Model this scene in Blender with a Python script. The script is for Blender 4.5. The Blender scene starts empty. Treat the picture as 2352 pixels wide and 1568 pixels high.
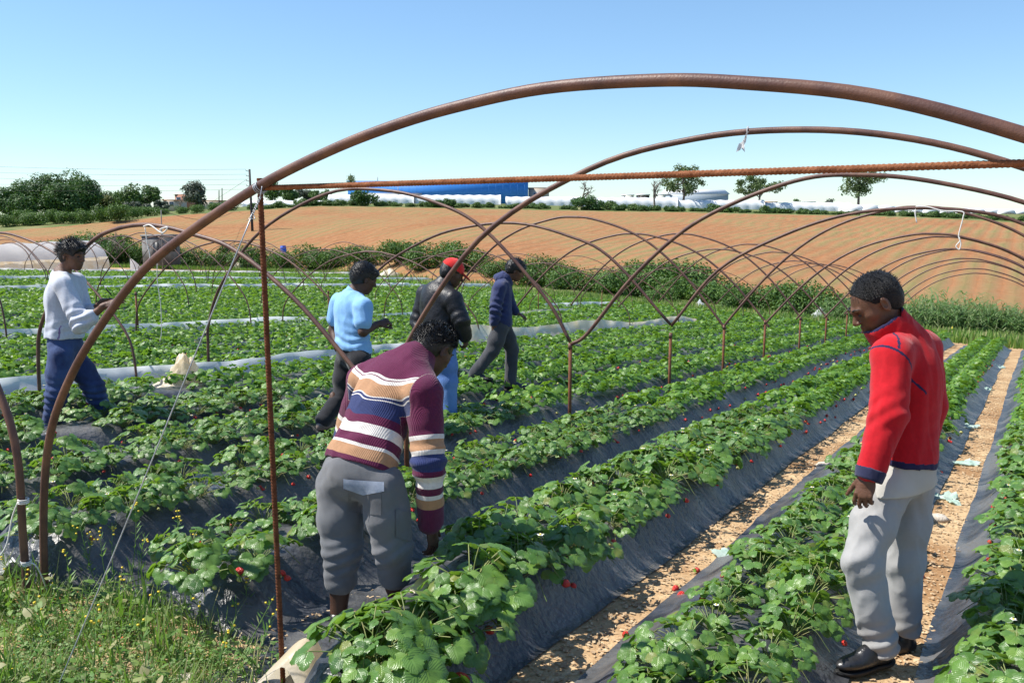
import bpy, math, random
import numpy as np
from mathutils import Vector, Matrix
random.seed(11)
RG = np.random.default_rng(11)
SC = bpy.context.scene
COL = SC.collection
R = math.radians

# ------------------------------------------------------------------ camera and field frame
FPX, YH, CAMZ = 2037.0, 480.0, 1.72          # focal length in photo pixels (2352 wide), horizon row, eye height
PITCH = math.atan((784 - YH) / FPX)
CP, SP = math.cos(PITCH), math.sin(PITCH)
def ray(x, y):
    cx = (x - 1176) / FPX; cy = (784 - y) / FPX
    return np.array([cx, CP + cy * SP, -SP + cy * CP])
def P(x, y, t):                                # world point at depth t along the view
    return np.array([0, 0, CAMZ]) + ray(x, y) * t
_d = ray(2350, 645); _h = math.hypot(_d[0], _d[1])
UH = np.array([_d[0] / _h, _d[1] / _h, 0.0]); VH = np.array([-UH[1], UH[0], 0.0])
SLOPE = -_d[2] / _h
def fz(u, v):
    u = np.asarray(u, float); v = np.asarray(v, float)
    return -SLOPE * u - 0.0004 * np.clip(u, 0, 60) ** 2 * np.clip(1 - np.abs(v) / 25, 0, 1)
def FW(u, v, h=0.0):
    u = np.asarray(u, float); v = np.asarray(v, float)
    return u[..., None] * UH + v[..., None] * VH + (fz(u, v) + h)[..., None] * np.array([0, 0, 1.0])
def fw(u, v, h=0.0): return FW(np.array(u), np.array(v), np.array(h))
def onu(x, y, u):                              # where the ray meets the plane u = const: (v, h)
    d = ray(x, y); t = u / (d @ UH); p = np.array([0, 0, CAMZ]) + d * t
    v = p @ VH; return v, p[2] - float(fz(u, v))
def px(p):
    p = np.asarray(p, float); z = p[..., 2] - CAMZ
    f = p[..., 1] * CP - z * SP; up = p[..., 1] * SP + z * CP
    return 1176 + FPX * p[..., 0] / f, 784 - FPX * up / f, f
def ground(x, y, h=0.0):
    d = ray(x, y); lo, hi = 0.5, 400.0
    for _ in range(60):
        m = .5 * (lo + hi); p = np.array([0, 0, CAMZ]) + d * m
        if p[2] > float(fz(p @ UH, p @ VH)) + h: lo = m
        else: hi = m
    return p @ UH, p @ VH, m

# ------------------------------------------------------------------ object helpers
def tag(o, label=None, cat=None, group=None, kind=None):
    if label: o['label'] = label
    if cat: o['category'] = cat
    if group: o['group'] = group
    if kind: o['kind'] = kind
    return o
def empty(name, loc, label=None, cat=None, group=None, rotz=0.0):
    o = bpy.data.objects.new(name, None); COL.objects.link(o)
    o.location = Vector([float(c) for c in loc]); o.rotation_euler = (0, 0, rotz); o.empty_display_size = .1
    return tag(o, label, cat, group)
def mesh(name, V, Fs, mats, parent=None, smooth=True, mi=None, uv=None, attrs=None, local=False):
    """V (n,3); Fs = array (m,k) or a list of such arrays (tris/quads)."""
    V = np.asarray(V, np.float32).reshape(-1, 3)
    if not isinstance(Fs, (list, tuple)): Fs = [Fs]
    Fs = [np.asarray(f, np.int32) for f in Fs if len(f)]
    me = bpy.data.meshes.new(name)
    me.vertices.add(len(V)); me.vertices.foreach_set('co', V.ravel())
    loops = np.concatenate([f.ravel() for f in Fs]); tot = np.concatenate([np.full(len(f), f.shape[1], np.int32) for f in Fs])
    st = np.concatenate([[0], np.cumsum(tot)[:-1]]).astype(np.int32)
    me.loops.add(len(loops)); me.loops.foreach_set('vertex_index', loops)
    me.polygons.add(len(tot)); me.polygons.foreach_set('loop_start', st); me.polygons.foreach_set('loop_total', tot)
    if smooth: me.polygons.foreach_set('use_smooth', np.ones(len(tot), bool))
    if mi is not None: me.polygons.foreach_set('material_index', np.asarray(mi, np.int32))
    if uv is not None:
        l = me.uv_layers.new(name='UVMap'); l.data.foreach_set('uv', np.asarray(uv, np.float32)[loops].ravel())
    if attrs:
        for k, a in attrs.items():
            at = me.attributes.new(k, 'FLOAT', 'POINT'); at.data.foreach_set('value', np.asarray(a, np.float32))
    me.update(calc_edges=True); me.validate()
    for m in (mats if isinstance(mats, (list, tuple)) else [mats]): me.materials.append(m)
    o = bpy.data.objects.new(name, me); COL.objects.link(o)
    if parent is not None:
        o.parent = parent
        if not local:
            M = Matrix.Translation(parent.location) @ Matrix.Rotation(parent.rotation_euler[2], 4, 'Z')
            if parent.parent is not None:
                pp = parent.parent
                M = Matrix.Translation(pp.location) @ Matrix.Rotation(pp.rotation_euler[2], 4, 'Z')
            o.matrix_parent_inverse = M.inverted() if parent.type == 'EMPTY' else Matrix.Identity(4)
    return o
class MB:
    def __init__(s): s.V = []; s.F = {3: [], 4: []}; s.MI = {3: [], 4: []}; s.n = 0
    def add(s, V, F, mi=0):
        V = np.asarray(V, float).reshape(-1, 3)
        for f in (F if isinstance(F, (list, tuple)) and len(F) and isinstance(F[0], np.ndarray) else [np.asarray(F)]):
            if len(f) == 0: continue
            k = f.shape[1]; s.F[k].append(f + s.n); s.MI[k].append(np.full(len(f), mi))
        s.V.append(V); s.n += len(V); return s
    def build(s, name, mats, parent=None, smooth=True, local=False):
        Fs, mi = [], []
        for k in (3, 4):
            if s.F[k]: Fs.append(np.concatenate(s.F[k])); mi.append(np.concatenate(s.MI[k]))
        return mesh(name, np.concatenate(s.V), Fs, mats, parent, smooth, np.concatenate(mi), local=local)
def box(c, s, rz=0.0, bevel=0):
    x, y, z = np.array(s) / 2.0
    V = np.array([[-x, -y, -z], [x, -y, -z], [x, y, -z], [-x, y, -z], [-x, -y, z], [x, -y, z], [x, y, z], [-x, y, z]])
    ca, sa = math.cos(rz), math.sin(rz)
    V = V @ np.array([[ca, sa, 0], [-sa, ca, 0], [0, 0, 1]]) + np.array(c)
    return V, np.array([[0, 3, 2, 1], [4, 5, 6, 7], [0, 1, 5, 4], [1, 2, 6, 5], [2, 3, 7, 6], [3, 0, 4, 7]])
def crom(pts, n=8):
    p = np.asarray(pts, float); p = np.vstack([2 * p[0] - p[1], p, 2 * p[-1] - p[-2]]); out = []
    for i in range(1, len(p) - 2):
        for t in np.linspace(0, 1, n, endpoint=False):
            a, b, c, d = p[i - 1], p[i], p[i + 1], p[i + 2]
            out.append(.5 * (2 * b + (c - a) * t + (2 * a - 5 * b + 4 * c - d) * t * t + (3 * b - a - 3 * c + d) * t ** 3))
    out.append(p[-2]); return np.array(out)
def tube(pts, r, sides=8, caps=True, rfun=None):
    p = np.asarray(pts, float); n = len(p); r = np.full(n, r) if np.isscalar(r) else np.asarray(r, float)
    T = np.gradient(p, axis=0); T /= np.linalg.norm(T, axis=1)[:, None] + 1e-12
    a = np.array([0, 0, 1.0]) if abs(T[0][2]) < .9 else np.array([1.0, 0, 0])
    N = np.cross(T[0], a); N /= np.linalg.norm(N); V = []
    ang = np.linspace(0, 2 * math.pi, sides, endpoint=False)
    for i in range(n):
        N = N - T[i] * (N @ T[i]); N /= np.linalg.norm(N); B = np.cross(T[i], N)
        rr = r[i] if rfun is None else r[i] * rfun(i, ang)
        V.append(p[i] + np.outer(np.cos(ang) * rr, N) + np.outer(np.sin(ang) * rr, B))
    V = np.concatenate(V); i = np.arange(n - 1)[:, None] * sides; j = np.arange(sides)[None]; k = (j + 1) % sides
    F = np.stack([i + j, i + k, i + sides + k, i + sides + j], -1).reshape(-1, 4)
    if not caps: return V, F
    V = np.vstack([V, p[0], p[-1]]); c0, c1 = len(V) - 2, len(V) - 1; jj = np.arange(sides); kk = (jj + 1) % sides
    F3 = np.vstack([np.stack([np.full(sides, c0), kk, jj], -1), np.stack([np.full(sides, c1), (n - 1) * sides + jj, (n - 1) * sides + kk], -1)])
    return V, [F, F3]
def gridF(nu, nv):
    i = np.arange(nu - 1)[:, None] * nv; j = np.arange(nv - 1)[None]
    return np.stack([i + j, i + nv + j, i + nv + j + 1, i + j + 1], -1).reshape(-1, 4)
def snoise(p, seed=0, oct=5, f0=1.0):
    """cheap smooth noise: sums of warped sines, roughly in -1..1"""
    g = np.random.default_rng(seed); p = np.asarray(p, float); out = 0; amp = 1; tot = 0; f = f0
    for o in range(oct):
        for _ in range(2):
            d = g.normal(size=3); d /= np.linalg.norm(d); d2 = g.normal(size=3); d2 /= np.linalg.norm(d2)
            out = out + amp * np.sin(f * (p @ d) * 6.28 + 1.7 * np.sin(f * (p @ d2) * 4.1 + g.uniform(0, 6)) + g.uniform(0, 6))
        tot += amp * 1.5; amp *= .55; f *= 1.9
    return out / tot

# ------------------------------------------------------------------ materials
def newmat(name):
    m = bpy.data.materials.new(name); m.use_nodes = True; nt = m.node_tree
    return m, nt, nt.nodes, nt.links, nt.nodes['Principled BSDF']
def ramp(N, stops, const=False):
    r = N.new('ShaderNodeValToRGB'); e = r.color_ramp.elements
    if const: r.color_ramp.interpolation = 'CONSTANT'
    while len(e) < len(stops): e.new(1.0)
    for k, (p, c) in enumerate(stops): e[k].position = p; e[k].color = (*c, 1) if len(c) == 3 else c
    return r
def mat(name, base, base2=None, scale=5.0, rough=.7, bump=0.0, bscale=40.0, spec=.5, lo=.35, hi=.65, metal=0.0,
        base3=None, scale3=.6, sheen=0.0, stretch=None, detail=6, trans=0.0, coord='Object', rough2=None):
    m, nt, N, L, B = newmat(name)
    B.inputs['Roughness'].default_value = rough; B.inputs['Metallic'].default_value = metal
    B.inputs['Specular IOR Level'].default_value = spec; B.inputs['Sheen Weight'].default_value = sheen
    B.inputs['Base Color'].default_value = (*base, 1)
    tc = N.new('ShaderNodeTexCoord'); src = tc.outputs[coord]
    if stretch:
        mp = N.new('ShaderNodeMapping'); mp.inputs['Scale'].default_value = stretch[:3]
        if len(stretch) > 3: mp.inputs['Rotation'].default_value = (0, 0, stretch[3])
        L.new(src, mp.inputs[0]); src = mp.outputs[0]
    col = None
    if base2:
        n = N.new('ShaderNodeTexNoise'); n.inputs['Scale'].default_value = scale; n.inputs['Detail'].default_value = detail; n.inputs['Roughness'].default_value = .6
        L.new(src, n.inputs[0]); r = ramp(N, [(lo, base), (hi, base2)]); L.new(n.outputs[0], r.inputs[0]); col = r.outputs[0]
        if rough2 is not None:
            rr = ramp(N, [(lo, (rough,) * 3), (hi, (rough2,) * 3)]); L.new(n.outputs[0], rr.inputs[0]); L.new(rr.outputs[0], B.inputs['Roughness'])
        if base3:
            n3 = N.new('ShaderNodeTexNoise'); n3.inputs['Scale'].default_value = scale3; n3.inputs['Detail'].default_value = 4; L.new(src, n3.inputs[0])
            r3 = ramp(N, [(.45, (0, 0, 0)), (.62, (1, 1, 1))]); L.new(n3.outputs[0], r3.inputs[0])
            mx = N.new('ShaderNodeMix'); mx.data_type = 'RGBA'; L.new(r3.outputs[0], mx.inputs[0]); L.new(col, mx.inputs[6]); mx.inputs[7].default_value = (*base3, 1); col = mx.outputs[2]
        L.new(col, B.inputs['Base Color'])
    if bump:
        b = N.new('ShaderNodeBump'); b.inputs['Strength'].default_value = bump; b.inputs['Distance'].default_value = .02
        n2 = N.new('ShaderNodeTexNoise'); n2.inputs['Scale'].default_value = bscale; n2.inputs['Detail'].default_value = 5
        L.new(src, n2.inputs[0]); L.new(n2.outputs[0], b.inputs['Height']); L.new(b.outputs[0], B.inputs['Normal'])
    if trans:
        t = N.new('ShaderNodeBsdfTranslucent'); mixs = N.new('ShaderNodeMixShader'); mixs.inputs[0].default_value = trans
        if col is not None: L.new(col, t.inputs[0])
        else: t.inputs[0].default_value = (*base, 1)
        out = N['Material Output']; L.new(B.outputs[0], mixs.inputs[1]); L.new(t.outputs[0], mixs.inputs[2]); L.new(mixs.outputs[0], out.inputs[0])
    return m
def leafmat(name, cols, rough=.45, trans=.25, tcol=(.12, .28, .03), veins=False, spec=.5):
    m, nt, N, L, B = newmat(name)
    B.inputs['Roughness'].default_value = rough; B.inputs['Specular IOR Level'].default_value = spec
    g = N.new('ShaderNodeNewGeometry'); k = len(cols)
    r = ramp(N, [(i / (k - 1), c) for i, c in enumerate(cols)]); L.new(g.outputs['Random Per Island'], r.inputs[0]); col = r.outputs[0]
    if veins:
        uv = N.new('ShaderNodeUVMap'); sp = N.new('ShaderNodeSeparateXYZ'); L.new(uv.outputs[0], sp.inputs[0])
        def ma(op, a, b=None):
            q = N.new('ShaderNodeMath'); q.operation = op
            for i, z in enumerate((a, b)):
                if z is None: continue
                if isinstance(z, (int, float)): q.inputs[i].default_value = z
                else: L.new(z, q.inputs[i])
            return q.outputs[0]
        ax = ma('ABSOLUTE', ma('SUBTRACT', sp.outputs[0], .5))
        w = ma('PINGPONG', ma('SUBTRACT', ma('MULTIPLY', sp.outputs[1], 7.0), ma('MULTIPLY', ax, 6.0)), .5)
        mid = ma('MINIMUM', ma('MULTIPLY', ax, 14.0), 1.0)
        hgt = ma('MULTIPLY', ma('POWER', ma('MULTIPLY', w, 2.0), .6), mid)
        b = N.new('ShaderNodeBump'); b.inputs['Strength'].default_value = .35; b.inputs['Distance'].default_value = .004
        L.new(hgt, b.inputs['Height']); L.new(b.outputs[0], B.inputs['Normal'])
        mx = N.new('ShaderNodeMix'); mx.data_type = 'RGBA'; mx.blend_type = 'MULTIPLY'
        vr = ramp(N, [(0, (1.25, 1.22, 1.15)), (.45, (1, 1, 1))]); L.new(hgt, vr.inputs[0]); mx.inputs[0].default_value = .8
        L.new(col, mx.inputs[6]); L.new(vr.outputs[0], mx.inputs[7]); col = mx.outputs[2]
    L.new(col, B.inputs['Base Color'])
    t = N.new('ShaderNodeBsdfTranslucent'); t.inputs[0].default_value = (*tcol, 1)
    ms = N.new('ShaderNodeMixShader'); ms.inputs[0].default_value = trans
    L.new(B.outputs[0], ms.inputs[1]); L.new(t.outputs[0], ms.inputs[2]); L.new(ms.outputs[0], N['Material Output'].inputs[0])
    return m
M = {}
M['soil'] = mat('sandy_soil', (.36, .22, .105), (.56, .40, .22), 9, .95, .7, 45, lo=.3, hi=.7, base3=(.30, .165, .07), scale3=1.6)
M['mulch'] = mat('black_mulch_film', (.013, .015, .021), (.068, .073, .086), 7, .32, .8, 26, spec=.6, lo=.38, hi=.74, base3=(.115, .112, .108), scale3=2.3, rough2=.5)
M['rust'] = mat('rusty_pipe', (.080, .040, .033), (.125, .060, .045), 22, .5, .12, 160, spec=.4, lo=.35, hi=.68, base3=(.155, .078, .052), scale3=7)
M['rebar'] = mat('rusty_rebar', (.17, .062, .026), (.28, .115, .055), 40, .85, .3, 160, spec=.2)
M['rebar_dark'] = mat('dark_rusty_rebar', (.075, .028, .014), (.16, .058, .026), 40, .85, .3, 160, spec=.2)
M['wire'] = mat('galvanised_wire', (.30, .33, .36), (.42, .45, .48), 30, .45, metal=.5)
M['string'] = mat('white_string', (.72, .70, .66), rough=.9)
M['film'] = mat('milky_plastic_film', (.76, .78, .80), (.84, .85, .86), 3, .35, .3, 12, spec=.5, trans=.6, lo=.3, hi=.7)
M['film_yellow'] = mat('yellowed_plastic_film', (.76, .62, .40), (.84, .79, .68), 2.2, .4, .4, 14, spec=.5, trans=.5)
M['leaf'] = leafmat('strawberry_leaf', [(.044, .112, .020), (.072, .162, .030), (.098, .200, .040), (.062, .150, .028), (.118, .235, .042), (.082, .178, .036), (.150, .270, .045), (.056, .130, .024), (.105, .212, .040), (.165, .285, .050), (.088, .184, .034), (.19, .22, .05)], .36, .28, (.26, .46, .035), veins=True, spec=.55)
M['leaf_far'] = leafmat('strawberry_leaf_far', [(.048, .128, .018), (.082, .182, .026), (.110, .222, .034), (.175, .300, .042)], .46, .30, (.26, .48, .03), spec=.35)
M['stem'] = mat('leaf_stalk', (.13, .22, .05), (.22, .20, .07), 20, .6)
M['berry'] = mat('ripe_strawberry', (.50, .012, .010), (.62, .05, .03), 25, .28, .5, 260, spec=.5)
M['berry_green'] = mat('unripe_strawberry', (.42, .45, .13), (.55, .5, .2), 25, .4, .4, 260)
M['calyx'] = mat('strawberry_calyx', (.12, .26, .03), rough=.6)
M['petal'] = mat('white_petal', (.8, .8, .78), rough=.6, trans=.2)
M['yellow'] = mat('yellow_flower', (.75, .55, .03), rough=.6)
M['orange'] = mat('orange_flower', (.75, .16, .03), rough=.6)
M['grass'] = leafmat('grass_blade', [(.075, .16, .02), (.12, .22, .035), (.17, .26, .05), (.26, .28, .10), (.36, .31, .16)], .6, .32, (.20, .38, .04))
M['weed'] = leafmat('weed_leaf', [(.06, .16, .02), (.10, .22, .035), (.17, .27, .075), (.30, .31, .15)], .6, .28, (.18, .36, .04))
M['straw'] = mat('dry_straw', (.50, .38, .20), (.62, .50, .30), 20, .9)
M['stone'] = mat('pale_stone', (.45, .38, .30), (.58, .52, .44), 30, .9, .5, 60)
M['green_film'] = mat('green_plastic_scrap', (.40, .58, .48), (.58, .70, .62), 8, .45, .3, 30, trans=.3)
M['bark'] = mat('tree_bark', (.07, .055, .045), (.13, .105, .085), 6, .9, .5, 20)

# ------------------------------------------------------------------ camera, sky, sun
cam = bpy.data.cameras.new('camera'); camo = bpy.data.objects.new('camera', cam); COL.objects.link(camo)
cam.sensor_width = 36; cam.lens = FPX / 2352 * 36; cam.clip_start = .05; cam.clip_end = 9000
camo.location = (0, 0, CAMZ); camo.rotation_euler = (R(90) - PITCH, 0, 0); SC.camera = camo
SUN_AZ, SUN_EL = R(-85), R(55)               # clockwise from the view direction
sd = Vector((math.sin(SUN_AZ) * math.cos(SUN_EL), math.cos(SUN_AZ) * math.cos(SUN_EL), math.sin(SUN_EL)))
sun = bpy.data.lights.new('sun', 'SUN'); sun.energy = 5.0; sun.angle = R(.53); sun.color = (1, .955, .88)
suno = bpy.data.objects.new('sun', sun); COL.objects.link(suno); suno.rotation_euler = sd.to_track_quat('Z', 'Y').to_euler(); suno.location = (-20, 5, 30)
w = bpy.data.worlds.new('World'); SC.world = w; w.use_nodes = True; wn = w.node_tree.nodes; wl = w.node_tree.links
sky = wn.new('ShaderNodeTexSky'); sky.sky_type = 'NISHITA'; sky.sun_disc = False
sky.sun_elevation = SUN_EL; sky.sun_rotation = SUN_AZ; sky.altitude = 50; sky.air_density = 1.0; sky.dust_density = 0.0; sky.ozone_density = 4.5
bg = wn['Background']; tn_ = wn.new('ShaderNodeMix'); tn_.data_type = 'RGBA'; tn_.blend_type = 'MULTIPLY'; tn_.inputs[0].default_value = 1.0; tn_.inputs[7].default_value = (.84, .98, 1.07, 1); gm_ = wn.new('ShaderNodeGamma'); gm_.inputs[1].default_value = .86; wl.new(sky.outputs[0], gm_.inputs[0]); wl.new(gm_.outputs[0], tn_.inputs[6]); wl.new(tn_.outputs[2], bg.inputs[0]); bg.inputs[1].default_value = .128
SC.view_settings.view_transform = 'Standard'; SC.view_settings.look = 'None'; SC.view_settings.exposure = 0.68; SC.view_settings.gamma = 1.0
SC.cycles.max_bounces = 6; SC.cycles.transparent_max_bounces = 6; SC.cycles.use_denoising = True
SC.cycles.sample_clamp_indirect = 4.0
# ------------------------------------------------------------------ terrain (polar sheet round the camera)
#      x      tE  tb  tc   yc   ybk
KEYS = [(-1500, 60, 66, 110, 560, 515), (-500, 64, 70, 118, 548, 508), (0, 70, 76, 125, 533, 503), (200, 82, 88, 130, 517, 497), (430, 87, 93, 135, 494, 484),
        (600, 85, 91, 135, 483, 473), (735, 78, 85, 140, 474, 467), (850, 68, 76, 145, 475, 465), (1000, 52, 60, 148, 478, 466), (1200, 46, 55, 150, 482, 468),
        (1400, 42, 51, 150, 486, 472), (1600, 39, 49, 148, 489, 476), (1837, 34, 46, 142, 494, 483), (2067, 30, 44, 136, 499, 488), (2352, 27.5, 42, 126, 513, 492),
        (2900, 27, 40, 116, 530, 498), (4200, 26, 38, 105, 545, 500)]
def _ctl(k):
    x, tE, tb, tc, yc, yb = k; th = math.atan((x - 1176) / FPX / CP); rr = []; zz = []
    for t in (tE, tb):
        p = P(x, 600, t); rr.append(math.hypot(p[0], p[1])); zz.append(None)
    ta = tb + .3 * (tc - tb)
    pc = P(x, yc, tc); pb = P(x, yb, tc + 45); r = [math.hypot(q[0], q[1]) for q in (pc, pb)]
    d = np.array([math.sin(th), math.cos(th), 0])
    zE, zb = [float(fz(rr[i] * (d @ UH), rr[i] * (d @ VH))) for i in (0, 1)]
    zb = .5 * (zE + zb) if x < 900 else zb
    zm = zb + (pc[2] - zb) * .58; rm = rr[1] + (r[0] - rr[1]) * .48   # convex flank
    return th, [rr[0], rr[1], rm, r[0], r[1], 600, 4500], [zE, zb, zm, pc[2], pb[2], pb[2] - 2, -25]
_K = [_ctl(k) for k in KEYS]; _TH = np.array([k[0] for k in _K]); _RR = np.array([k[1] for k in _K]); _ZZ = np.array([k[2] for k in _K])
def ctl(th):
    return np.array([np.interp(th, _TH, _RR[:, i]) for i in range(7)]), np.array([np.interp(th, _TH, _ZZ[:, i]) for i in range(7)])
def terrain(x, y):
    """height of the land at world x, y (scalar)"""
    r = math.hypot(x, y); th = math.atan2(x, y); rc, zc = ctl(th)
    if r <= rc[0]:
        return float(fz(x * UH[0] + y * UH[1], x * VH[0] + y * VH[1]))
    return float(np.interp(r, rc, zc))
def onland(xp, t):                             # land point under photo column xp at depth t
    p = P(xp, 500, t); return np.array([p[0], p[1], terrain(p[0], p[1])])
def sheet(name, i0, i1, nr, m, th0, th1, nth, rough=0.0, geo=False):
    ths = np.linspace(th0, th1, nth); V = np.zeros((nr, nth, 3))
    for j, th in enumerate(ths):
        rc, zc = ctl(th); r0 = rc[i0] if i0 >= 0 else .3; r1 = rc[i1]
        r = np.geomspace(r0, r1, nr) if geo else np.linspace(r0, r1, nr)
        if i1 == 0:
            z = fz(r * (math.sin(th) * UH[0] + math.cos(th) * UH[1]), r * (math.sin(th) * VH[0] + math.cos(th) * VH[1]))
        else:
            # smooth the corners of the profile (but keep the shared borders)
            o = [np.interp(np.clip(r + s * (rc[3] - rc[1]) * .10, rc[0], None), rc, zc) for s in (-1, -.5, 0, .5, 1)]
            z = sum(o) / 5; zl = np.interp(r, rc, zc); wgt = np.clip(np.minimum(r - r0, r1 - r) / (.08 * (r1 - r0)), 0, 1) if i1 < 6 else 0
            z = zl * (1 - wgt) + z * wgt
        V[:, j] = np.stack([r * math.sin(th), r * math.cos(th), z], -1)
    if rough:
        n = snoise(V.reshape(-1, 3), 3, 5, .12).reshape(nr, nth); n[0] = 0; n[-1] = 0; V[..., 2] += rough * n
    return tag(mesh(name, V.reshape(-1, 3), gridF(nr, nth)[:, ::-1], m), kind='structure')
# ploughed hillside: furrow lines run the way the beds run
def plough_mat():
    m, nt, N, L, B = newmat('ploughed_earth'); B.inputs['Roughness'].default_value = .95; B.inputs['Specular IOR Level'].default_value = .15
    g = N.new('ShaderNodeNewGeometry'); dt = N.new('ShaderNodeVectorMath'); dt.operation = 'DOT_PRODUCT'; L.new(g.outputs['Position'], dt.inputs[0]); dt.inputs[1].default_value = tuple(VH)
    nz = N.new('ShaderNodeTexNoise'); nz.inputs['Scale'].default_value = .15; nz.inputs['Detail'].default_value = 6; L.new(g.outputs['Position'], nz.inputs[0])
    a = N.new('ShaderNodeMath'); a.operation = 'MULTIPLY_ADD'; L.new(nz.outputs[0], a.inputs[0]); a.inputs[1].default_value = .7; L.new(dt.outputs['Value'], a.inputs[2])
    def wave(period, off=0.0):
        s = N.new('ShaderNodeMath'); s.operation = 'MULTIPLY_ADD'; L.new(a.outputs[0], s.inputs[0]); s.inputs[1].default_value = 1 / period; s.inputs[2].default_value = off
        p = N.new('ShaderNodeMath'); p.operation = 'PINGPONG'; L.new(s.outputs[0], p.inputs[0]); p.inputs[1].default_value = .5; return p.outputs[0]
    fine = N.new('ShaderNodeTexNoise'); fine.inputs['Scale'].default_value = 1.5; fine.inputs['Detail'].default_value = 8; fine.inputs['Roughness'].default_value = .75; L.new(g.outputs['Position'], fine.inputs[0])
    big = N.new('ShaderNodeTexNoise'); big.inputs['Scale'].default_value = .07; big.inputs['Detail'].default_value = 5; big.inputs['Roughness'].default_value = .6; L.new(g.outputs['Position'], big.inputs[0])
    r0 = ramp(N, [(.3, (.21, .098, .042)), (.5, (.29, .145, .065)), (.72, (.37, .215, .105))]); L.new(fine.outputs[0], r0.inputs[0])
    # weedy bloom, stronger between the furrows
    def mix(fac, c1, c2, bt='MIX'):
        q = N.new('ShaderNodeMix'); q.data_type = 'RGBA'; q.blend_type = bt
        if isinstance(fac, float): q.inputs[0].default_value = fac
        else: L.new(fac, q.inputs[0])
        L.new(c1, q.inputs[6])
        if isinstance(c2, tuple): q.inputs[7].default_value = (*c2, 1)
        else: L.new(c2, q.inputs[7])
        return q.outputs[2]
    br = ramp(N, [(.40, (0, 0, 0)), (.60, (.9, .9, .9))]); L.new(big.outputs[0], br.inputs[0])
    c = mix(br.outputs[0], r0.outputs[0], (.30, .185, .09))
    w1 = wave(1.5); wr = ramp(N, [(.0, (.6, .6, .6)), (.14, (.3, .3, .3)), (.30, (0, 0, 0))]); L.new(w1, wr.inputs[0])
    fr = ramp(N, [(.35, (.2, .2, .2)), (.65, (1, 1, 1))]); L.new(fine.outputs[0], fr.inputs[0])
    mm = N.new('ShaderNodeMath'); mm.operation = 'MULTIPLY'; L.new(wr.outputs[0], mm.inputs[0]); L.new(fr.outputs[0], mm.inputs[1])
    c = mix(mm.outputs[0], c, (.35, .12, .042))
    w2 = wave(1.5, .5); gr = ramp(N, [(.0, (.75, .75, .75)), (.22, (.3, .3, .3)), (.4, (0, 0, 0))]); L.new(w2, gr.inputs[0])
    gg = N.new('ShaderNodeMath'); gg.operation = 'MULTIPLY'; L.new(gr.outputs[0], gg.inputs[0]); L.new(br.outputs[0], gg.inputs[1])
    c = mix(gg.outputs[0], c, (.16, .17, .055))
    L.new(c, B.inputs['Base Color'])
    b = N.new('ShaderNodeBump'); b.inputs['Strength'].default_value = .7; b.inputs['Distance'].default_value = .22
    hh = N.new('ShaderNodeMath'); hh.operation = 'MULTIPLY_ADD'; L.new(w1, hh.inputs[0]); hh.inputs[1].default_value = .9; L.new(fine.outputs[0], hh.inputs[2])
    L.new(hh.outputs[0], b.inputs['Height']); L.new(b.outputs[0], B.inputs['Normal'])
    return m
M['plough'] = plough_mat()
M['verge'] = mat('grassy_ground', (.07, .11, .025), (.13, .16, .05), 1.2, .95, .5, 8, spec=.15, base3=(.20, .19, .08), scale3=.25)
sheet('ground', -1, 0, 150, M['soil'], -math.pi, math.pi, 241, geo=True)
sheet('verge', 0, 1, 14, M['verge'], -1.3, 1.3, 160, .10)
sheet('ploughed_field', 1, 3, 90, M['plough'], -1.3, 1.3, 240, .16)
sheet('far_land', 3, 6, 60, M['verge'], -1.3, 1.3, 160, geo=True)

# ------------------------------------------------------------------ raised beds under black film
SPC, V0 = 1.15, .45                            # bed spacing, v of the sandy path
def uend(v):                                   # where a bed ends
    lo, hi = 2.0, 120.0
    for _ in range(40):
        m = .5 * (lo + hi); p = m * UH + v * VH
        rc, _z = ctl(math.atan2(p[0], p[1]))
        if math.hypot(p[0], p[1]) < rc[0] - 1.2: lo = m
        else: hi = m
    return lo
def ustart(v): return 2.62 if 2.6 < v < 3.9 else (2.5 if v >= 3.9 else (2.05 if v > 1.6 else 1.2))
def prof(wd):                                  # bed height at distance wd from the bed's centre line
    a = np.abs(wd); s = np.clip((.455 - a) / .255, 0, 1); s = s * s * (3 - 2 * s)
    return .225 * s + .02 * np.clip(1 - (a / .28) ** 2, 0, 1)
def bedscale(k): return np.where(np.asarray(k) == 0, .70, np.where(np.asarray(k) == -1, .85, 1.0))
def vsh(u, v):                                  # the rows by the path drift a little to the right
    return -(.07 + .0145 * (np.asarray(u, float) - 4)) * np.clip((1.6 - np.asarray(v, float)) / 1.15, 0, 1)
def bedh(u, v):
    d = (np.asarray(v) - vsh(u, v) - V0) / SPC; wd = (d - np.floor(d) - .5) * SPC; return prof(wd) * bedscale(np.floor(d))
BEDS = [k for k in range(-2, 42)]
ORD = ['', 'first', 'second', 'third', 'fourth', 'fifth', 'sixth', 'seventh', 'eighth', 'ninth', 'tenth']
def bedname(k):
    if k == -1: return 'right of the sandy path by the man in red'
    if k == 0: return 'just left of the man in red'
    return ORD[k + 1] + ' bed left of the sandy path'
WS = np.array([-.465, -.44, -.41, -.38, -.35, -.315, -.28, -.24, -.18, -.10, 0, .10, .18, .24, .28, .315, .35, .38, .41, .44, .465])
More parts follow.
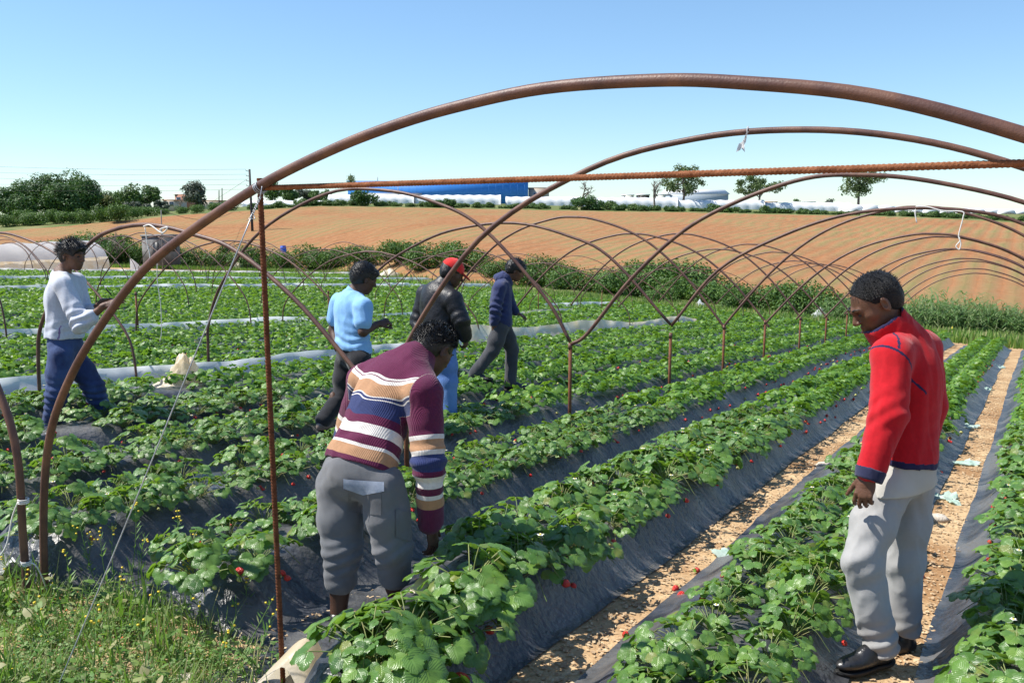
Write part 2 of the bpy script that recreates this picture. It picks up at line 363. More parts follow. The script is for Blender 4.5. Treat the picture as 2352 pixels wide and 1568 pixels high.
for k in BEDS:
    vc = V0 + SPC * (k + .5); ue = uend(vc); us = ustart(vc)
    if vc > 34 and k % 1: continue
    far = vc > 9.5
    u = np.concatenate([np.arange(us, min(12, ue), .05 if not far else .3), np.arange(12, ue, .25 if not far else .8)]) if ue > 12 else np.arange(us, ue, .1)
    W_ = WS.copy() if not far else WS[::2].copy()
    if k >= 2: W_[0], W_[-1] = -.585, .575
    if k == 1: W_[-1] = .585
    U, Wd = np.meshgrid(u, W_, indexing='ij'); H = prof(Wd) * float(bedscale(k)) + .006
    Pn = FW(U, vc + Wd, 0 * U)
    n = snoise(Pn.reshape(-1, 3) * np.array([1, 1, 1]), 5, 5, 1.3).reshape(U.shape)
    flank = np.clip(1 - np.abs(np.abs(Wd) - .34) / .14, 0, 1)
    rip = np.sin(U * 21 + 3 * np.sin(U * 2.3 + k) + Wd * 6) * np.clip(np.sin(U * 1.7 + k * 2.1) + .35, 0, 1)
    H = H + .016 * n * (H > .02) + .007 * rip * flank + .010 * n * (np.abs(Wd) > .42)
    endf = np.clip((U - us - (1.6 * np.maximum(0, Wd + .05) if k == 1 else 0)) / .20, 0, 1); H = np.where(H > .01, .008 + (H - .008) * endf ** .6, H)
    sq = (1 - .5 * np.clip((4.4 - U) / 2.2, 0, 1) * (k == 1)); Wv = np.where((Wd > 0) & (Wd < .45), Wd * sq, Wd) + .018 * snoise(np.stack([U, Wd * 0 + k, 0 * U], -1).reshape(-1, 3), 9, 3, .5).reshape(U.shape)
    V = FW(U, vc + Wv + vsh(U, vc + Wv), np.maximum(H, .004 + .004 * (k % 2)))
    o = mesh('strawberry_bed', V.reshape(-1, 3), gridF(*U.shape), M['mulch'])
    if k <= 6: tag(o, 'long raised bed under black film, ' + bedname(k), 'planting bed', 'raised strawberry beds')
    else: tag(o, 'distant raised bed under black film beyond the first low plastic curtain', 'planting bed', 'distant strawberry beds')

# ------------------------------------------------------------------ strawberry plants
def leaflet(n, m, teeth=True):
    s = np.linspace(0, 1, n); x = np.linspace(-1, 1, m); S, X = np.meshgrid(s, x, indexing='ij')
    w = .46 * np.sin(np.pi * np.clip(S, .0, 1) ** .82) ** .62 + .02
    if teeth: w = w * (1 + .09 * np.where(np.arange(n) % 2 == 0, 1, -1)[:, None] * (np.abs(X) > .99) * (S > .2) * (S < .99))
    V = np.stack([X * w, S, .24 * np.abs(X) * w * (1.1 - S) - .20 * S * S - .20 * (np.abs(X) ** 2.5) * w + .05 * np.sin(S * 9 + 2) * np.abs(X)], -1)
    return V.reshape(-1, 3), gridF(n, m)[:, ::-1], np.stack([X * .5 + .5, S], -1).reshape(-1, 2)
LF = {'near': leaflet(13, 5), 'mid': leaflet(5, 3, False), 'far': leaflet(3, 3, False)}
def frames(fwd, up):
    f = fwd / np.linalg.norm(fwd, axis=-1, keepdims=True); s = np.cross(f, up); s /= np.linalg.norm(s, axis=-1, keepdims=True); n = np.cross(s, f)
    return np.stack([s, f, n], -1)             # columns: side, forward, normal
def plant_leaves(g, nl, spread=.19, high=.20, size=1.0):
    """returns leaflet frames (n,3,3), origins (n,3), scales (n), petiole end points"""
    az = g.uniform(0, 2 * np.pi, nl) ; rad = spread * np.sqrt(g.uniform(.03, 1, nl)); hz = high * (1.0 - .62 * (rad / spread) ** 1.6) * g.uniform(.55, 1.12, nl) + .02
    d = np.stack([np.cos(az), np.sin(az), 0 * az], -1); org = d * rad[:, None] + np.stack([0 * az, 0 * az, hz], -1)
    tilt = g.uniform(-.75, .15, nl) - .35 * rad / spread; out = d + np.stack([0 * az, 0 * az, tilt], -1) + g.normal(0, .25, (nl, 3)) * np.array([1, 1, .5])
    up = np.array([0, 0, 1.0]) + g.normal(0, .22, (nl, 3)) + d * .25
    Fm = frames(out, up); sc = size * g.uniform(.042, .072, nl)
    FR, OR, SCL = [], [], []
    for a in (0, 1.25, -1.25):
        ca, sa = math.cos(a), math.sin(a); f = Fm[..., 1] * ca + Fm[..., 0] * sa; nn = Fm[..., 2] + (Fm[..., 0] * (-.3 * np.sign(a)) if a else 0)
        FR.append(frames(f, nn)); OR.append(org + f * .004); SCL.append(sc * (1.0 if a == 0 else .92))
    return np.concatenate(FR), np.concatenate(OR), np.concatenate(SCL), org
def stamp(lod, FR, OR, SCL):
    V, F, UV = LF[lod]; n = len(OR)
    VV = np.einsum('nij,vj->nvi', FR, V) * SCL[:, None, None] + OR[:, None]
    FF = F[None] + (np.arange(n) * len(V))[:, None, None]
    return VV.reshape(-1, 3), FF.reshape(-1, 4), np.tile(UV, (n, 1))
def berry_mesh(g, ripe, s=1.0):
    rings = 7; seg = 9; L_ = .036 * s; V = []
    for i in range(rings):
        t = i / (rings - 1); r = .016 * s * (math.sin(math.pi * min(1, .12 + t * .88)) ** .6) * (1.12 - .35 * t) + .0005
        for j in range(seg): a = 2 * math.pi * j / seg; V.append([t * L_, r * math.cos(a), r * math.sin(a)])
    V = np.array(V); i = np.arange(rings - 1)[:, None] * seg; j = np.arange(seg)[None]; k = (j + 1) % seg
    F = np.stack([i + j, i + k, i + seg + k, i + seg + j], -1).reshape(-1, 4)
    mb = MB(); mb.add(V, F, 0)
    for q in range(6):
        a = q * math.pi / 3 + .3; d = np.array([-.12, math.cos(a), math.sin(a)]); sd = np.array([0, -math.sin(a), math.cos(a)])
        b = np.array([-.001, 0, 0]); mb.add(np.array([b - sd * .003, b + sd * .003, b + d * .017 * s + sd * .0015, b + d * .017 * s - sd * .0015]), np.array([[0, 1, 2, 3]]), 1)
    return mb, [M['berry'] if ripe else M['berry_green'], M['calyx']]
NV = 14
protos = []
for i in range(NV):
    g = np.random.default_rng(100 + i); nl = int(g.integers(25, 36)); FR, OR, SCL, org = plant_leaves(g, nl, .20, .165)
    Vl, Fl, UVl = stamp('near', FR, OR, SCL)
    root = empty('strawberry_plant', (0, 0, 0))
    fo = mesh('foliage', Vl, Fl, M['leaf'], root, uv=UVl, local=True)
    mb = MB()
    for q in org:
        b = np.array([g.normal(0, .012), g.normal(0, .012), -.01]); mid = b * .4 + q * .6 * np.array([.8, .8, 1.15])
        mb.add(*tube(crom([b, mid, q], 3), .0022, 4, False))
    for _ in range(int(g.integers(1, 4))):
        a = g.uniform(.3, 2.8); q = np.array([math.cos(a) * .2, math.sin(a) * .2, -.02]); mb.add(*tube(crom([[0, 0, .01], q * .5 + [0, 0, .10], q], 4), .0018, 4, False))
    mb.build('stalk', M['stem'], root, local=True)
    for q in range([1, 2, 2, 0, 4, 1, 3, 1, 2, 3, 0, 2, 1, 3][i]):
        ripe = g.uniform() < .68; s = g.uniform(.8, 1.25) if ripe else g.uniform(.55, .9)
        bm_, ms = berry_mesh(g, ripe, s); a = g.uniform(.5, 2.6); r_ = g.uniform(.13, .20)
        Rm = Matrix.Rotation(a + g.uniform(-.7, .7), 3, 'Z') @ Matrix.Rotation(g.uniform(.1, .6), 3, 'Y')
        V = np.concatenate(bm_.V) @ np.array(Rm).T + np.array([math.cos(a) * r_, math.sin(a) * r_, .014 - max(0, (r_ * math.sin(a) - .12)) * .75 + .012 * s])
        bm_.V = [V]; bm_.build('strawberry', ms, root, local=True)
    if i in (3, 8, 12):
        a = g.uniform(0, 6); c = np.array([math.cos(a) * .1, math.sin(a) * .1, .2]); fl = MB()
        for q in range(5):
            t = q * 1.2566; d = np.array([math.cos(t), math.sin(t), .15]); e = np.array([-math.sin(t), math.cos(t), 0])
            fl.add(np.array([c, c + d * .008 - e * .006, c + d * .016, c + d * .008 + e * .006]), np.array([[0, 1, 2, 3]]), 0)
        V, F = box(c + [0, 0, .002], (.007, .007, .006)); fl.add(V, F, 1)
        fl.build('blossom', [M['petal'], M['yellow']], root, local=True)
    protos.append(root)
# where plants stand
spots = []
for k in BEDS:
    vc = V0 + SPC * (k + .5); ue = uend(vc) - .1; us = ustart(vc) + .04
    for side in (-1, 1):
        n = int((ue - us) / .27)
        uu = us + (np.arange(n) + .5 * (side > 0)) * .27 + RG.normal(0, .03, n); vv = vc + {0: {1: .07, -1: -.22}, -1: {1: .11, -1: -.20}}.get(k, {1: .15, -1: -.20})[side] + RG.normal(0, .022, n)
        for a, b in zip(uu, vv):
            if RG.uniform() < .05 or (k == 1 and side > 0 and a < 2.55): continue
            if k == 1 and side > 0: b = b - .20 * min(1, max(0, (4.4 - a) / 2.0))
            spots.append((a, b, k, side))
for a, b in ((2.16, 1.93), (2.30, 2.10), (2.45, 1.93), (2.52, 2.16), (2.70, 2.08), (2.84, 1.90), (2.92, 2.12), (3.10, 2.0), (2.62, 1.86), (2.36, 1.86), (2.22, 1.80)): spots.append((a, b, 1, -1))
sp = np.array([s[:2] for s in spots]); sp_k = np.array([s[2] for s in spots]); sp_side = np.array([s[3] for s in spots]); sp[:, 1] += vsh(sp[:, 0], sp[:, 1]); pw = FW(sp[:, 0], sp[:, 1], bedh(sp[:, 0], sp[:, 1])); xx, yy, tt = px(pw)
vis = (tt > .5) & (xx > -90 - 300 / tt) & (xx < 2440 + 300 / tt) & (yy < 1640 + 200)
vis &= ~((sp_k == 1) & (sp_side > 0) & (xx > 690) & (xx < 1035) & (yy < 1430)) & ~(((np.abs(xx - 115) < 42) | (np.abs(xx - 245) < 36)) & (tt > 6.3) & (tt < 7.75) & (yy > 950))
vis &= ~((sp_k == 1) & (xx < 800) & (yy > 1440)) & ~((sp_k == 1) & (xx < 720) & (yy > 1380))
_top = px(pw + np.array([0, 0, .19]))[1]; vis &= ~((sp_k == 1) & (sp[:, 0] < 3.5) & (_top < np.interp(xx, [640, 760, 850, 1000, 1100, 1250, 1400], [1450, 1395, 1355, 1325, 1270, 1190, 1100])))
order = np.argsort(tt + np.where(vis, 0, 1e4)); order = order[:int(vis.sum())]
near = order[:300]; rest = order[300:]
def plant_label(k):
    if k == -1: return 'leafy strawberry plant in the black bed right of the sandy path'
    if k == 0: return 'leafy strawberry plant in the bed left of the man in red'
    return 'leafy strawberry plant in the ' + ORD[k + 1] + ' black bed to the left of the sandy path'
usedp = [False] * NV
for c, i in enumerate(near):
    u, v, k, side = spots[i]; j = int(RG.integers(0, NV)); pr = protos[j]
    if not usedp[j]: o = pr; usedp[j] = True; kids = []
    else:
        o = pr.copy(); COL.objects.link(o); kids = list(pr.children)
        for ch in kids:
            q = ch.copy(); COL.objects.link(q); q.parent = o
    o.location = Vector(pw[i].tolist()); s = float(RG.uniform(.86, 1.2)) * (.9 if k == 0 else (1.22 if k == 1 and u < 3.15 else (.88 if k >= 2 else 1.0))); o.scale = (s, s, s * float(RG.uniform(.78, 1.02)))
    yaw = math.atan2(VH[1], VH[0]) - R(90) + (0 if side > 0 else math.pi) + float(RG.normal(0, .35)); o.rotation_euler = (0, 0, yaw)
    tag(o, plant_label(k), 'strawberry plant', 'strawberry plants in bed ' + ('right of the path' if k < 0 else ORD[k + 1] + ' from the path'))
for j in range(NV):
    if not usedp[j]:
        for ch in list(protos[j].children): bpy.data.objects.remove(ch)
        bpy.data.objects.remove(protos[j])
# the rest of the crop as one mass
VV, FF, MI, nb = [], [], [], 0
def crop(idx, lod, nl, size, hgt=.20):
    global nb
    g = np.random.default_rng(5)
    n = len(idx); FR, OR, SCL, _ = plant_leaves(g, nl * n, .178, hgt, size * .93)
    base = np.tile(np.repeat(pw[idx], nl, axis=0), (3, 1))
    V, F, _u = stamp(lod, FR, OR + base, SCL); VV.append(V); FF.append(F + nb); MI.append(np.zeros(len(F))); nb += len(V)
t_ = tt[rest]
crop(rest[t_ < 14], 'mid', 23, 1.0, .17); crop(rest[(t_ >= 14) & (t_ < 26)], 'far', 15, 1.15, .18); crop(rest[(t_ >= 26)], 'far', 7, 1.6, .20)
g = np.random.default_rng(6)
bi = rest[(t_ < 22)]; bi = bi[g.uniform(size=len(bi)) < .85]
for i in bi:
    u, v, k, side = spots[i]; v = v + float(vsh(u, v)); q = FW(u + g.uniform(-.12, .12), v + side * g.uniform(.08, .15), 0.0) ; q = q + np.array([0, 0, bedh(u, q @ VH) + .03])
    s = .020 * g.uniform(.8, 1.25); O = np.array([[1, 0, 0], [-1, 0, 0], [0, 1, 0], [0, -1, 0], [0, 0, 1], [0, 0, -1.3]]) * s + q
    F = np.array([[0, 2, 4, 4], [2, 1, 4, 4], [1, 3, 4, 4], [3, 0, 4, 4], [2, 0, 5, 5], [1, 2, 5, 5], [3, 1, 5, 5], [0, 3, 5, 5]])[:, :3]
    VV.append(O); FF.append(F + nb); MI.append(np.full(8, 1 if g.uniform() < .72 else 2)); nb += 6
F4 = [f for f in FF if f.shape[1] == 4]; F3 = [f for f in FF if f.shape[1] == 3]
mi = np.concatenate([m for f, m in zip(FF, MI) if f.shape[1] == 4] + [m for f, m in zip(FF, MI) if f.shape[1] == 3])
cr = mesh('strawberry_crop', np.concatenate(VV), [np.concatenate(F4), np.concatenate(F3)], [M['leaf_far'], M['berry'], M['berry_green']], mi=mi)
tag(cr, 'dense green strawberry foliage of all the beds farther off', 'strawberry crop', kind='stuff')
# ------------------------------------------------------------------ tunnel hoops, posts, rebar, wire
PR = .0175
STD = [(2.44, .93), (2.31, 1.10), (1.84, 1.65), (1.36, 2.07), (.88, 2.33), (.32, 2.49), (0, 2.515), (-.32, 2.49), (-.88, 2.33), (-1.36, 2.07), (-1.84, 1.65), (-2.31, 1.10), (-2.44, .93)]
def hoop(u, prof_, label, group, sides=10, r=PR):
    pts = np.array([fw(u + du, v, h) for (v, h, du) in prof_]); c = crom(pts, 6 if sides > 6 else 3)
    o = mesh('tunnel_hoop', *tube(c, r, sides), M['rust']); return tag(o, label, 'tunnel hoop', group)
def std(c, apex=2.515, w=1.0, ground=False, skew=0.0):
    q = [(c + a * w + skew * b, b * apex / 2.515, 0) for a, b in STD]
    if ground: q = [(q[0][0] + .02, -.1, 0), (q[0][0] + .01, .5, 0)] + q[1:-1] + [(q[-1][0] - .01, .5, 0), (q[-1][0] - .02, -.1, 0)]
    return q
def trace(pts, u, base=True, first=None, last=None):
    q = [(*onu(x, y, u), 0) for x, y in pts]
    return q
def post(u, v, label, top=1.0, r=.017, sides=10, lean=0.0, group='posts between the tunnels'):
    a, b = fw(u, v, -.1), fw(u, v + lean, top)
    V, F = tube(np.array([a, a * .5 + b * .5, b]), r, sides); o = empty('hoop_post', a, label, 'post', group)
    mesh('pipe', V, F, M['rebar_dark'] if False else M['post'], o)
    cl = MB(); cl.add(*tube(np.array([b - [0, 0, .06], b - [0, 0, .01]]), r * 1.25, sides)); cl.build('collar', M['rust'], o)
    return o
M['post'] = mat('rusty_post', (.12, .045, .022), (.20, .08, .04), 16, .75, .3, 120, spec=.25)
G1, G2 = 'hoops of the nearest tunnel', 'hoops of the second tunnel'
# nearest tunnel
h1 = trace([(100, 1290), (100, 1180), (115, 1000), (165, 860), (240, 735), (330, 620), (440, 530), (600, 425), (760, 345), (900, 290), (1050, 245), (1250, 203), (1500, 185), (1700, 190), (2000, 220), (2352, 310)], 2.45)
h1 = [(h1[0][0] + .02, -.12, 0)] + h1[1:] + [(-.45, 1.87, 0), (-.85, 1.66, 0), (-1.2, 1.38, 0), (-1.5, 1.0, 0), (-1.66, .5, 0), (-1.7, -.1, 0)]
hoop(2.45, h1, 'largest rusty pipe arch spanning the picture in front of the other hoops', G1, 16, .0185)
PV = 3.76
h2 = trace([(935, 790), (1100, 550), (1350, 390), (1600, 318), (1850, 298), (2100, 320), (2352, 385)], 4.97)
h2 = [(PV - .03, .93, 0)] + h2 + [(-.45, 2.05, 0), (-.83, 1.65, 0), (-1.15, 1.1, 0), (-1.25, .9, 0)]
hoop(4.97, h2, 'second largest rusty arch, with a scrap of white film tied near its top', G1, 14)
h3 = trace([(1313, 790), (1350, 765), (1450, 640), (1570, 530), (1700, 460), (1850, 410), (1980, 402), (2130, 415), (2352, 465)], 7.54) + [(-.4, 2.07, 0), (-.83, 1.65, 0), (-1.15, 1.1, 0), (-1.25, .9, 0)]
hoop(7.54, h3, 'third rusty arch of the nearest tunnel, crossing in front of the trees on the crest', G1, 12)
h4 = trace([(1542, 748), (1650, 620), (1800, 540), (1950, 492), (2110, 478), (2250, 487), (2352, 515)], 9.89) + [(-.4, 2.07, 0), (-.83, 1.65, 0), (-1.15, 1.1, 0), (-1.25, .9, 0)]
hoop(9.89, h4, 'fourth rusty arch, with two white strings hanging from its top', G1, 10)
rest1 = [(12.34, 2.66), (14.6, 2.45), (17.2, 2.55), (19.7, 2.45), (22.2, 2.56), (24.6, 2.45), (27.0, 2.48), (29.5, 2.36), (32.0, 2.3)]
for u, ap in rest1: hoop(u, std(1.2 + random.uniform(-.05, .05), ap), 'thin rusty arch in the far half of the nearest tunnel, near the man in red', G1 + ' farther back', 7)
PL = {4.97: 'rusty post hidden behind the man in the striped sweater', 7.54: 'rusty Y post just right of the striped sweater, first of its line', 9.89: 'second rusty Y post to the right of the striped sweater', 12.34: 'third rusty Y post to the right of the striped sweater'}
for u in [4.97, 7.54, 9.89, 12.34] + [q[0] for q in rest1[1:]]:
    post(u, {4.97: PV - .02, 7.54: 3.705, 9.89: onu(1541, 748, 9.89)[0]}.get(u, 3.635 - .006 * (u - 12)), PL.get(u, 'small rusty post in the far end of the post line, near the man in red'), 1.0, .0175, 10, -.0, 'posts of the nearest line')
# second tunnel
q = trace([(0, 905), (40, 1050), (60, 1320)], 2.35); q = [(q[2][0], -.15, 0), (q[2][0], .3, 0), q[1], q[0], (q[0][0] + .28, 1.38, 0), (q[0][0] + .8, 1.75, 0), (q[0][0] + 1.5, 1.95, 0), (q[0][0] + 2.4, 1.95, 0), (q[0][0] + 3.2, 1.6, 0), (q[0][0] + 3.75, .9, 0), (q[0][0] + 3.85, -.1, 0)]
hoop(2.35, q, 'rusty arch leg at the left edge, tied beside the foot of the largest arch', G2, 14, .0185)
q = trace([(925, 1050), (800, 830), (670, 680), (540, 575), (450, 540), (350, 517), (270, 525), (205, 560), (140, 650), (95, 745), (88, 830)], 4.97); q[0] = (PV + .01, .5, 0); q += [(q[-1][0] + .03, -.1, 0)]
hoop(4.97, q, 'low rusty arch behind the man in the white sweatshirt, white cord looped on its top', G2, 12)
q = trace([(1310, 785), (1250, 680), (1110, 525), (1000, 465), (880, 437), (750, 445), (600, 530), (510, 650), (480, 740), (478, 795)], 7.54) + [(8.72, -.1, 0)]
hoop(7.54, q, 'rusty arch rising behind the upright rebar and passing under the blue warehouse', G2, 10)
q = trace([(1540, 745), (1400, 590), (1300, 540), (1190, 513), (1080, 520), (980, 550), (870, 620)], 9.89) + [(8.28, 1.0, 0), (8.5, .5, 0), (8.55, -.1, 0)]
hoop(9.89, q, 'rusty arch above the heads of the polo shirt and red cap men', G2, 9)
u = 12.4
while u < 33:
    hoop(u, std(6.16 - .012 * (u - 5), random.uniform(2.3, 2.56)), 'thin rusty arch of the second tunnel above the man in the navy hoodie', G2 + ' farther back', 7); u += 2.5 + random.uniform(-.12, .12)
# farther tunnels
bc = 11.05; tn = 3
while bc < 48:
    u = (6.4 if bc < 14 else 3.0) + (0 if bc < 20 else 2); ue = uend(bc) + .5; step = 3.6 if bc < 14 else (5.0 if bc < 30 else 8.0)
    while u < ue:
        lab = 'thin rusty arch of the third tunnel, behind the first low plastic curtain' if tn == 3 else 'thin distant rusty arch among the tunnels far across the field'
        hoop(u, std(bc + random.uniform(-.08, .08), random.uniform(1.75, 2.05) if bc < 14 else random.uniform(1.9, 2.4), 1.0, True), lab, 'hoops of the third tunnel' if tn == 3 else 'hoops of the distant tunnels', 6 if bc < 25 else 5, .014 if bc < 25 else .017)
        u += step + random.uniform(-.2, .2)
    bc += 4.9; tn += 1
for u in [5.2 + 5 * i for i in range(6)]:
    for vv in (13.55,):
        post(u, vv, 'thin dark post standing among the far beds behind the low curtain', 1.0, .018, 6, 0, 'posts in the far beds')

# rebar: upright and tie bar with ribs
def rebar(name, a, b, r, m, label, n=900, pitch=.0125):
    p = np.linspace(a, b, n); s = np.linspace(0, np.linalg.norm(np.array(b) - a), n)
    V, F = tube(p, r, 10, True, lambda i, ang: 1 + .13 * (np.abs(((s[i] / pitch + ang / (2 * np.pi) * .5) % 1) - .5) < .22))
    return tag(mesh(name, V, F, m), label, 'rebar')
rb_top = P(597, 428, 3.33); rb_bot = P(648, 1515, 3.56)
rebar('rebar_post', rb_top + [0, 0, .03], rb_bot - [0, 0, .12], .0100, M['rebar_dark'], 'upright ribbed rusty bar under the shoulder of the largest arch', 800)
ta = P(598, 432, 3.345); tb_ = P(2352, 375, 2.11); dirn = (tb_ - ta)
rebar('rebar_tie', ta - dirn * .01, tb_ + dirn * .12, .0092, M['rebar'], 'ribbed rusty bar lying level across the largest arch', 1300)
# guy wire: loops on the pipe, twisted tail, long wire to the ground
gw = MB(); wt = P(597, 436, 3.30)
dH = np.array(fw(2.45, h1[7][0] - .1, h1[7][1] + .06)) - np.array(fw(2.45, h1[7][0] + .1, h1[7][1] - .06)); dH /= np.linalg.norm(dH)
cH = np.array(fw(2.45, *onu(597, 428, 2.45)))
e1 = np.cross(dH, UH); e1 /= np.linalg.norm(e1); e2 = np.cross(dH, e1)
for off in (-.008, .0, .009):
    a = np.linspace(0, 2 * np.pi, 25); loop = cH + dH * off + np.outer(np.cos(a), e1) * .0225 + np.outer(np.sin(a), e2) * .0255 - np.array([0, 0, .006])
    gw.add(*tube(loop, .0019, 6, False))
t0_, t1_ = P(598, 452, 3.29), P(580, 492, 3.29)
for ph in (0, np.pi):
    s = np.linspace(0, 1, 40); c = t0_ + np.outer(s, t1_ - t0_); ax = (t1_ - t0_) / np.linalg.norm(t1_ - t0_); n1 = np.cross(ax, [0, 1, 0]); n1 /= np.linalg.norm(n1); n2 = np.cross(ax, n1)
    c = c + .0032 * (np.outer(np.cos(s * 22 + ph), n1) + np.outer(np.sin(s * 22 + ph), n2)); gw.add(*tube(c, .0020, 6))
gw.add(*tube(crom([P(602, 428, 3.29), P(599, 445, 3.285), t0_], 5), .002, 6))
gend = ground(118, 1590, .03); gp = np.array(fw(*gend[:2], .0))
gw.add(*tube(crom([t1_, t1_ * .62 + gp * .38 + [0, 0, -.006], t1_ * .3 + gp * .7 + [0, 0, -.01], gp], 8), .0026, 6))
gw.add(*tube(crom([P(580, 490, 3.29), P(575, 500, 3.28), P(585, 503, 3.28), P(583, 494, 3.29)], 4), .0018, 5)); gw.add(*tube(np.array([P(578, 496, 3.28), P(566, 508, 3.27)]), .0008, 4))
tag(gw.build('guy_wire', M['wire']), 'grey twisted wire bound round the largest arch and slanting down to the weeds', 'wire')
# strings and scraps on the hoops
def string(pts, label, r=.003, name='string'): return tag(mesh(name, *tube(crom(pts, 5), r, 6), M['string']), label, 'string', None)
def onhoop(x, y, u): v, h = onu(x, y, u); return np.array(fw(u, v, h))
string([onhoop(2104, 474, 9.89), onhoop(2102, 490, 9.87), onhoop(2106, 512, 9.87)], 'short white string hanging straight from the top of the fourth arch', .006)
string([onhoop(2105, 474, 9.86), onhoop(2130, 475, 9.85), onhoop(2165, 484, 9.85), onhoop(2210, 486, 9.85), onhoop(2212, 500, 9.85), onhoop(2202, 540, 9.85), onhoop(2205, 553, 9.85), onhoop(2196, 565, 9.85), onhoop(2203, 573, 9.85), onhoop(2207, 560, 9.85), onhoop(2203, 545, 9.85)], 'long white string draped along the fourth arch and ending in a knotted loop', .0065)
string([onhoop(330, 520, 4.94), onhoop(345, 517, 4.93), onhoop(372, 535, 4.93), onhoop(385, 522, 4.93), onhoop(368, 527, 4.93), onhoop(374, 538, 4.93)], 'white cord looped over the low arch behind the man in white', .006)
string([onhoop(333, 522, 4.95), onhoop(338, 560, 4.95), onhoop(344, 590, 4.95), onhoop(335, 610, 4.95)], 'pale string dangling from the low arch in front of the concrete hut', .004)
string([onhoop(362, 585, 5.5), onhoop(361, 640, 5.5), onhoop(369, 700, 5.5), onhoop(371, 760, 5.5), onhoop(367, 785, 5.5)], 'long thin pale string hanging down in front of the far beds left of the wire', .0035)
sc_ = MB(); a = onhoop(1718, 302, 4.94); b = onhoop(1700, 345, 4.94)
Vs = []
for i in range(9):
    s = i / 8; c = a * (1 - s) + b * s; wd = .004 + .022 * s ** 2
    for j in range(4): Vs.append(c + np.array([1, .3, 0]) * wd * (j / 1.5 - 1) + np.array([0, .01, .012]) * math.sin(j * 2.1 + i * 1.3) * (s + .2))
sc_.add(Vs, gridF(9, 4)); ang = np.linspace(0, 6.283, 14); cc = onhoop(1718, 300, 4.97)
sc_.add(*tube(cc + np.outer(np.cos(ang), UH) * .021 + np.outer(np.sin(ang), [0, 0, 1]) * .021, .003, 5, False))
tag(sc_.build('film_scrap', M['film']), 'torn scrap of white film tied to the second largest arch', 'plastic scrap')
for (x, y, lab) in ((54, 1150, 'upper white string'), (60, 1292, 'lower white string')):
    v, h = onu(x, y, 2.35); c = np.array(fw(2.35, v, h)); mb = MB()
    for dz in (-.008, 0, .008): mb.add(*tube(c + np.outer(np.cos(ang), [.023, 0, 0]) + np.outer(np.sin(ang), [0, .023, 0]) + [0, 0, dz], .0035, 5, False))
    if y < 1200: mb.add(*tube(crom([c + [-.02, -.01, 0], c + [-.06, 0, -.08], c + [-.10, 0, -.22], c + [-.16, 0, -.30]], 5), .004, 5))
    else: mb.add(*tube(crom([c, c + [.05, 0, -.02], fw(2.45, h1[1][0], .0)], 5), .0035, 5))
    tag(mb.build('binding_string', M['string']), lab + ' bound round the arch leg at the left edge', 'string')

# ------------------------------------------------------------------ low plastic curtains between the tunnels
def curtain(v, u0, u1, h, label, m, seed, dv=.35, group='low plastic curtains'):
    n = int((u1 - u0) / .12) + 2; u = np.linspace(u0, u1, n); g = np.random.default_rng(seed)
    top = h(u) + .05 * snoise(np.stack([u, u * 0 + seed, u * 0], -1), seed, 4, .23)
    rows = 9; V = np.zeros((rows, n, 3))
    for i in range(rows):
        s = i / (rows - 1); vv = v + dv * (1 - s) ** 1.5 * np.sign(-1) + .05 * snoise(np.stack([u * 1.4, u * 0 + s * .8, u * 0 + seed], -1), seed + 1, 4, .8) * (.3 + s)
        V[i] = FW(u, vv, .03 + (top - .03) * s)
    return tag(mesh('plastic_curtain', V.reshape(-1, 3), gridF(rows, n), m), label, 'plastic sheet', group)
curtain(8.62, 3.2, 13.2, lambda u: .40 + 0 * u, 'bluish low plastic curtain behind the man in white and the man in the polo', M['film'], 1)
curtain(8.66, 13.25, 26.5, lambda u: .56 - .010 * (u - 14) + .05 * np.sin(u * 1.1), 'cream low plastic curtain with wavy top behind the man in the navy hoodie', M['film_yellow'], 2)
curtain(13.6, 5.5, 20.5, lambda u: .43 + 0 * u, 'thin pale plastic curtain across the far beds behind the man in white', M['film'], 3)
curtain(28.2, 16, 38, lambda u: .46 + 0 * u, 'distant pale plastic curtain, lowest of the far stripes', M['film'], 4)
curtain(27.5, 33, 45, lambda u: .47 + 0 * u, 'distant pale plastic curtain below the heap of sheet by the polo shirt', M['film'], 5)
curtain(36.5, 20, 52, lambda u: .47 + 0 * u, 'distant pale plastic curtain in the middle of the far stripes', M['film'], 6)
curtain(48.5, 28, 62, lambda u: .48 + 0 * u, 'distant pale plastic curtain, farthest stripe before the hedge', M['film'], 7)
curtain(13.2, 21.5, 27, lambda u: .38 + 0 * u, 'short pale plastic strip behind the man in the navy hoodie', M['film_yellow'], 8)
curtain(14.8, 28, 34.5, lambda u: .45 + 0 * u, 'short white plastic strip lying among the far beds beneath the dark hedge', M['film'], 9)
def heap(c, sx, sy, h, m, label, seed, n=34, rz=0.0, peak=1.6):
    a = np.linspace(-1, 1, n); X, Y = np.meshgrid(a, a, indexing='ij'); rr = np.sqrt(X ** 2 + Y ** 2)
    pos = np.stack([X * sx, Y * sy, X * 0], -1).reshape(-1, 3); nz = snoise(pos, seed, 5, .8 / max(sx, sy) * 1.0).reshape(n, n)
    z = h * np.clip(1 - rr ** peak, 0, 1) * (.75 + .55 * nz) ; ca, sa = math.cos(rz), math.sin(rz)
    V = np.stack([c[0] + (X * sx * ca - Y * sy * sa) * (1 + .15 * nz), c[1] + (X * sx * sa + Y * sy * ca) * (1 + .15 * nz), c[2] + np.maximum(z, .012)], -1)
    F = gridF(n, n); keep = (rr.ravel()[F].min(1) < 1.0); return tag(mesh('plastic_heap', V.reshape(-1, 3), F[keep], m), label, 'plastic sheet')
def gpt(x, y, h=0.0): u, v, t = ground(x, y, h); return np.array(fw(u, v, 0.0))
heap(gpt(562, 622), 1.5, .8, 1.25, M['film_yellow'], 'rumpled heap of cream plastic left of centre at the end of the far beds', 21)
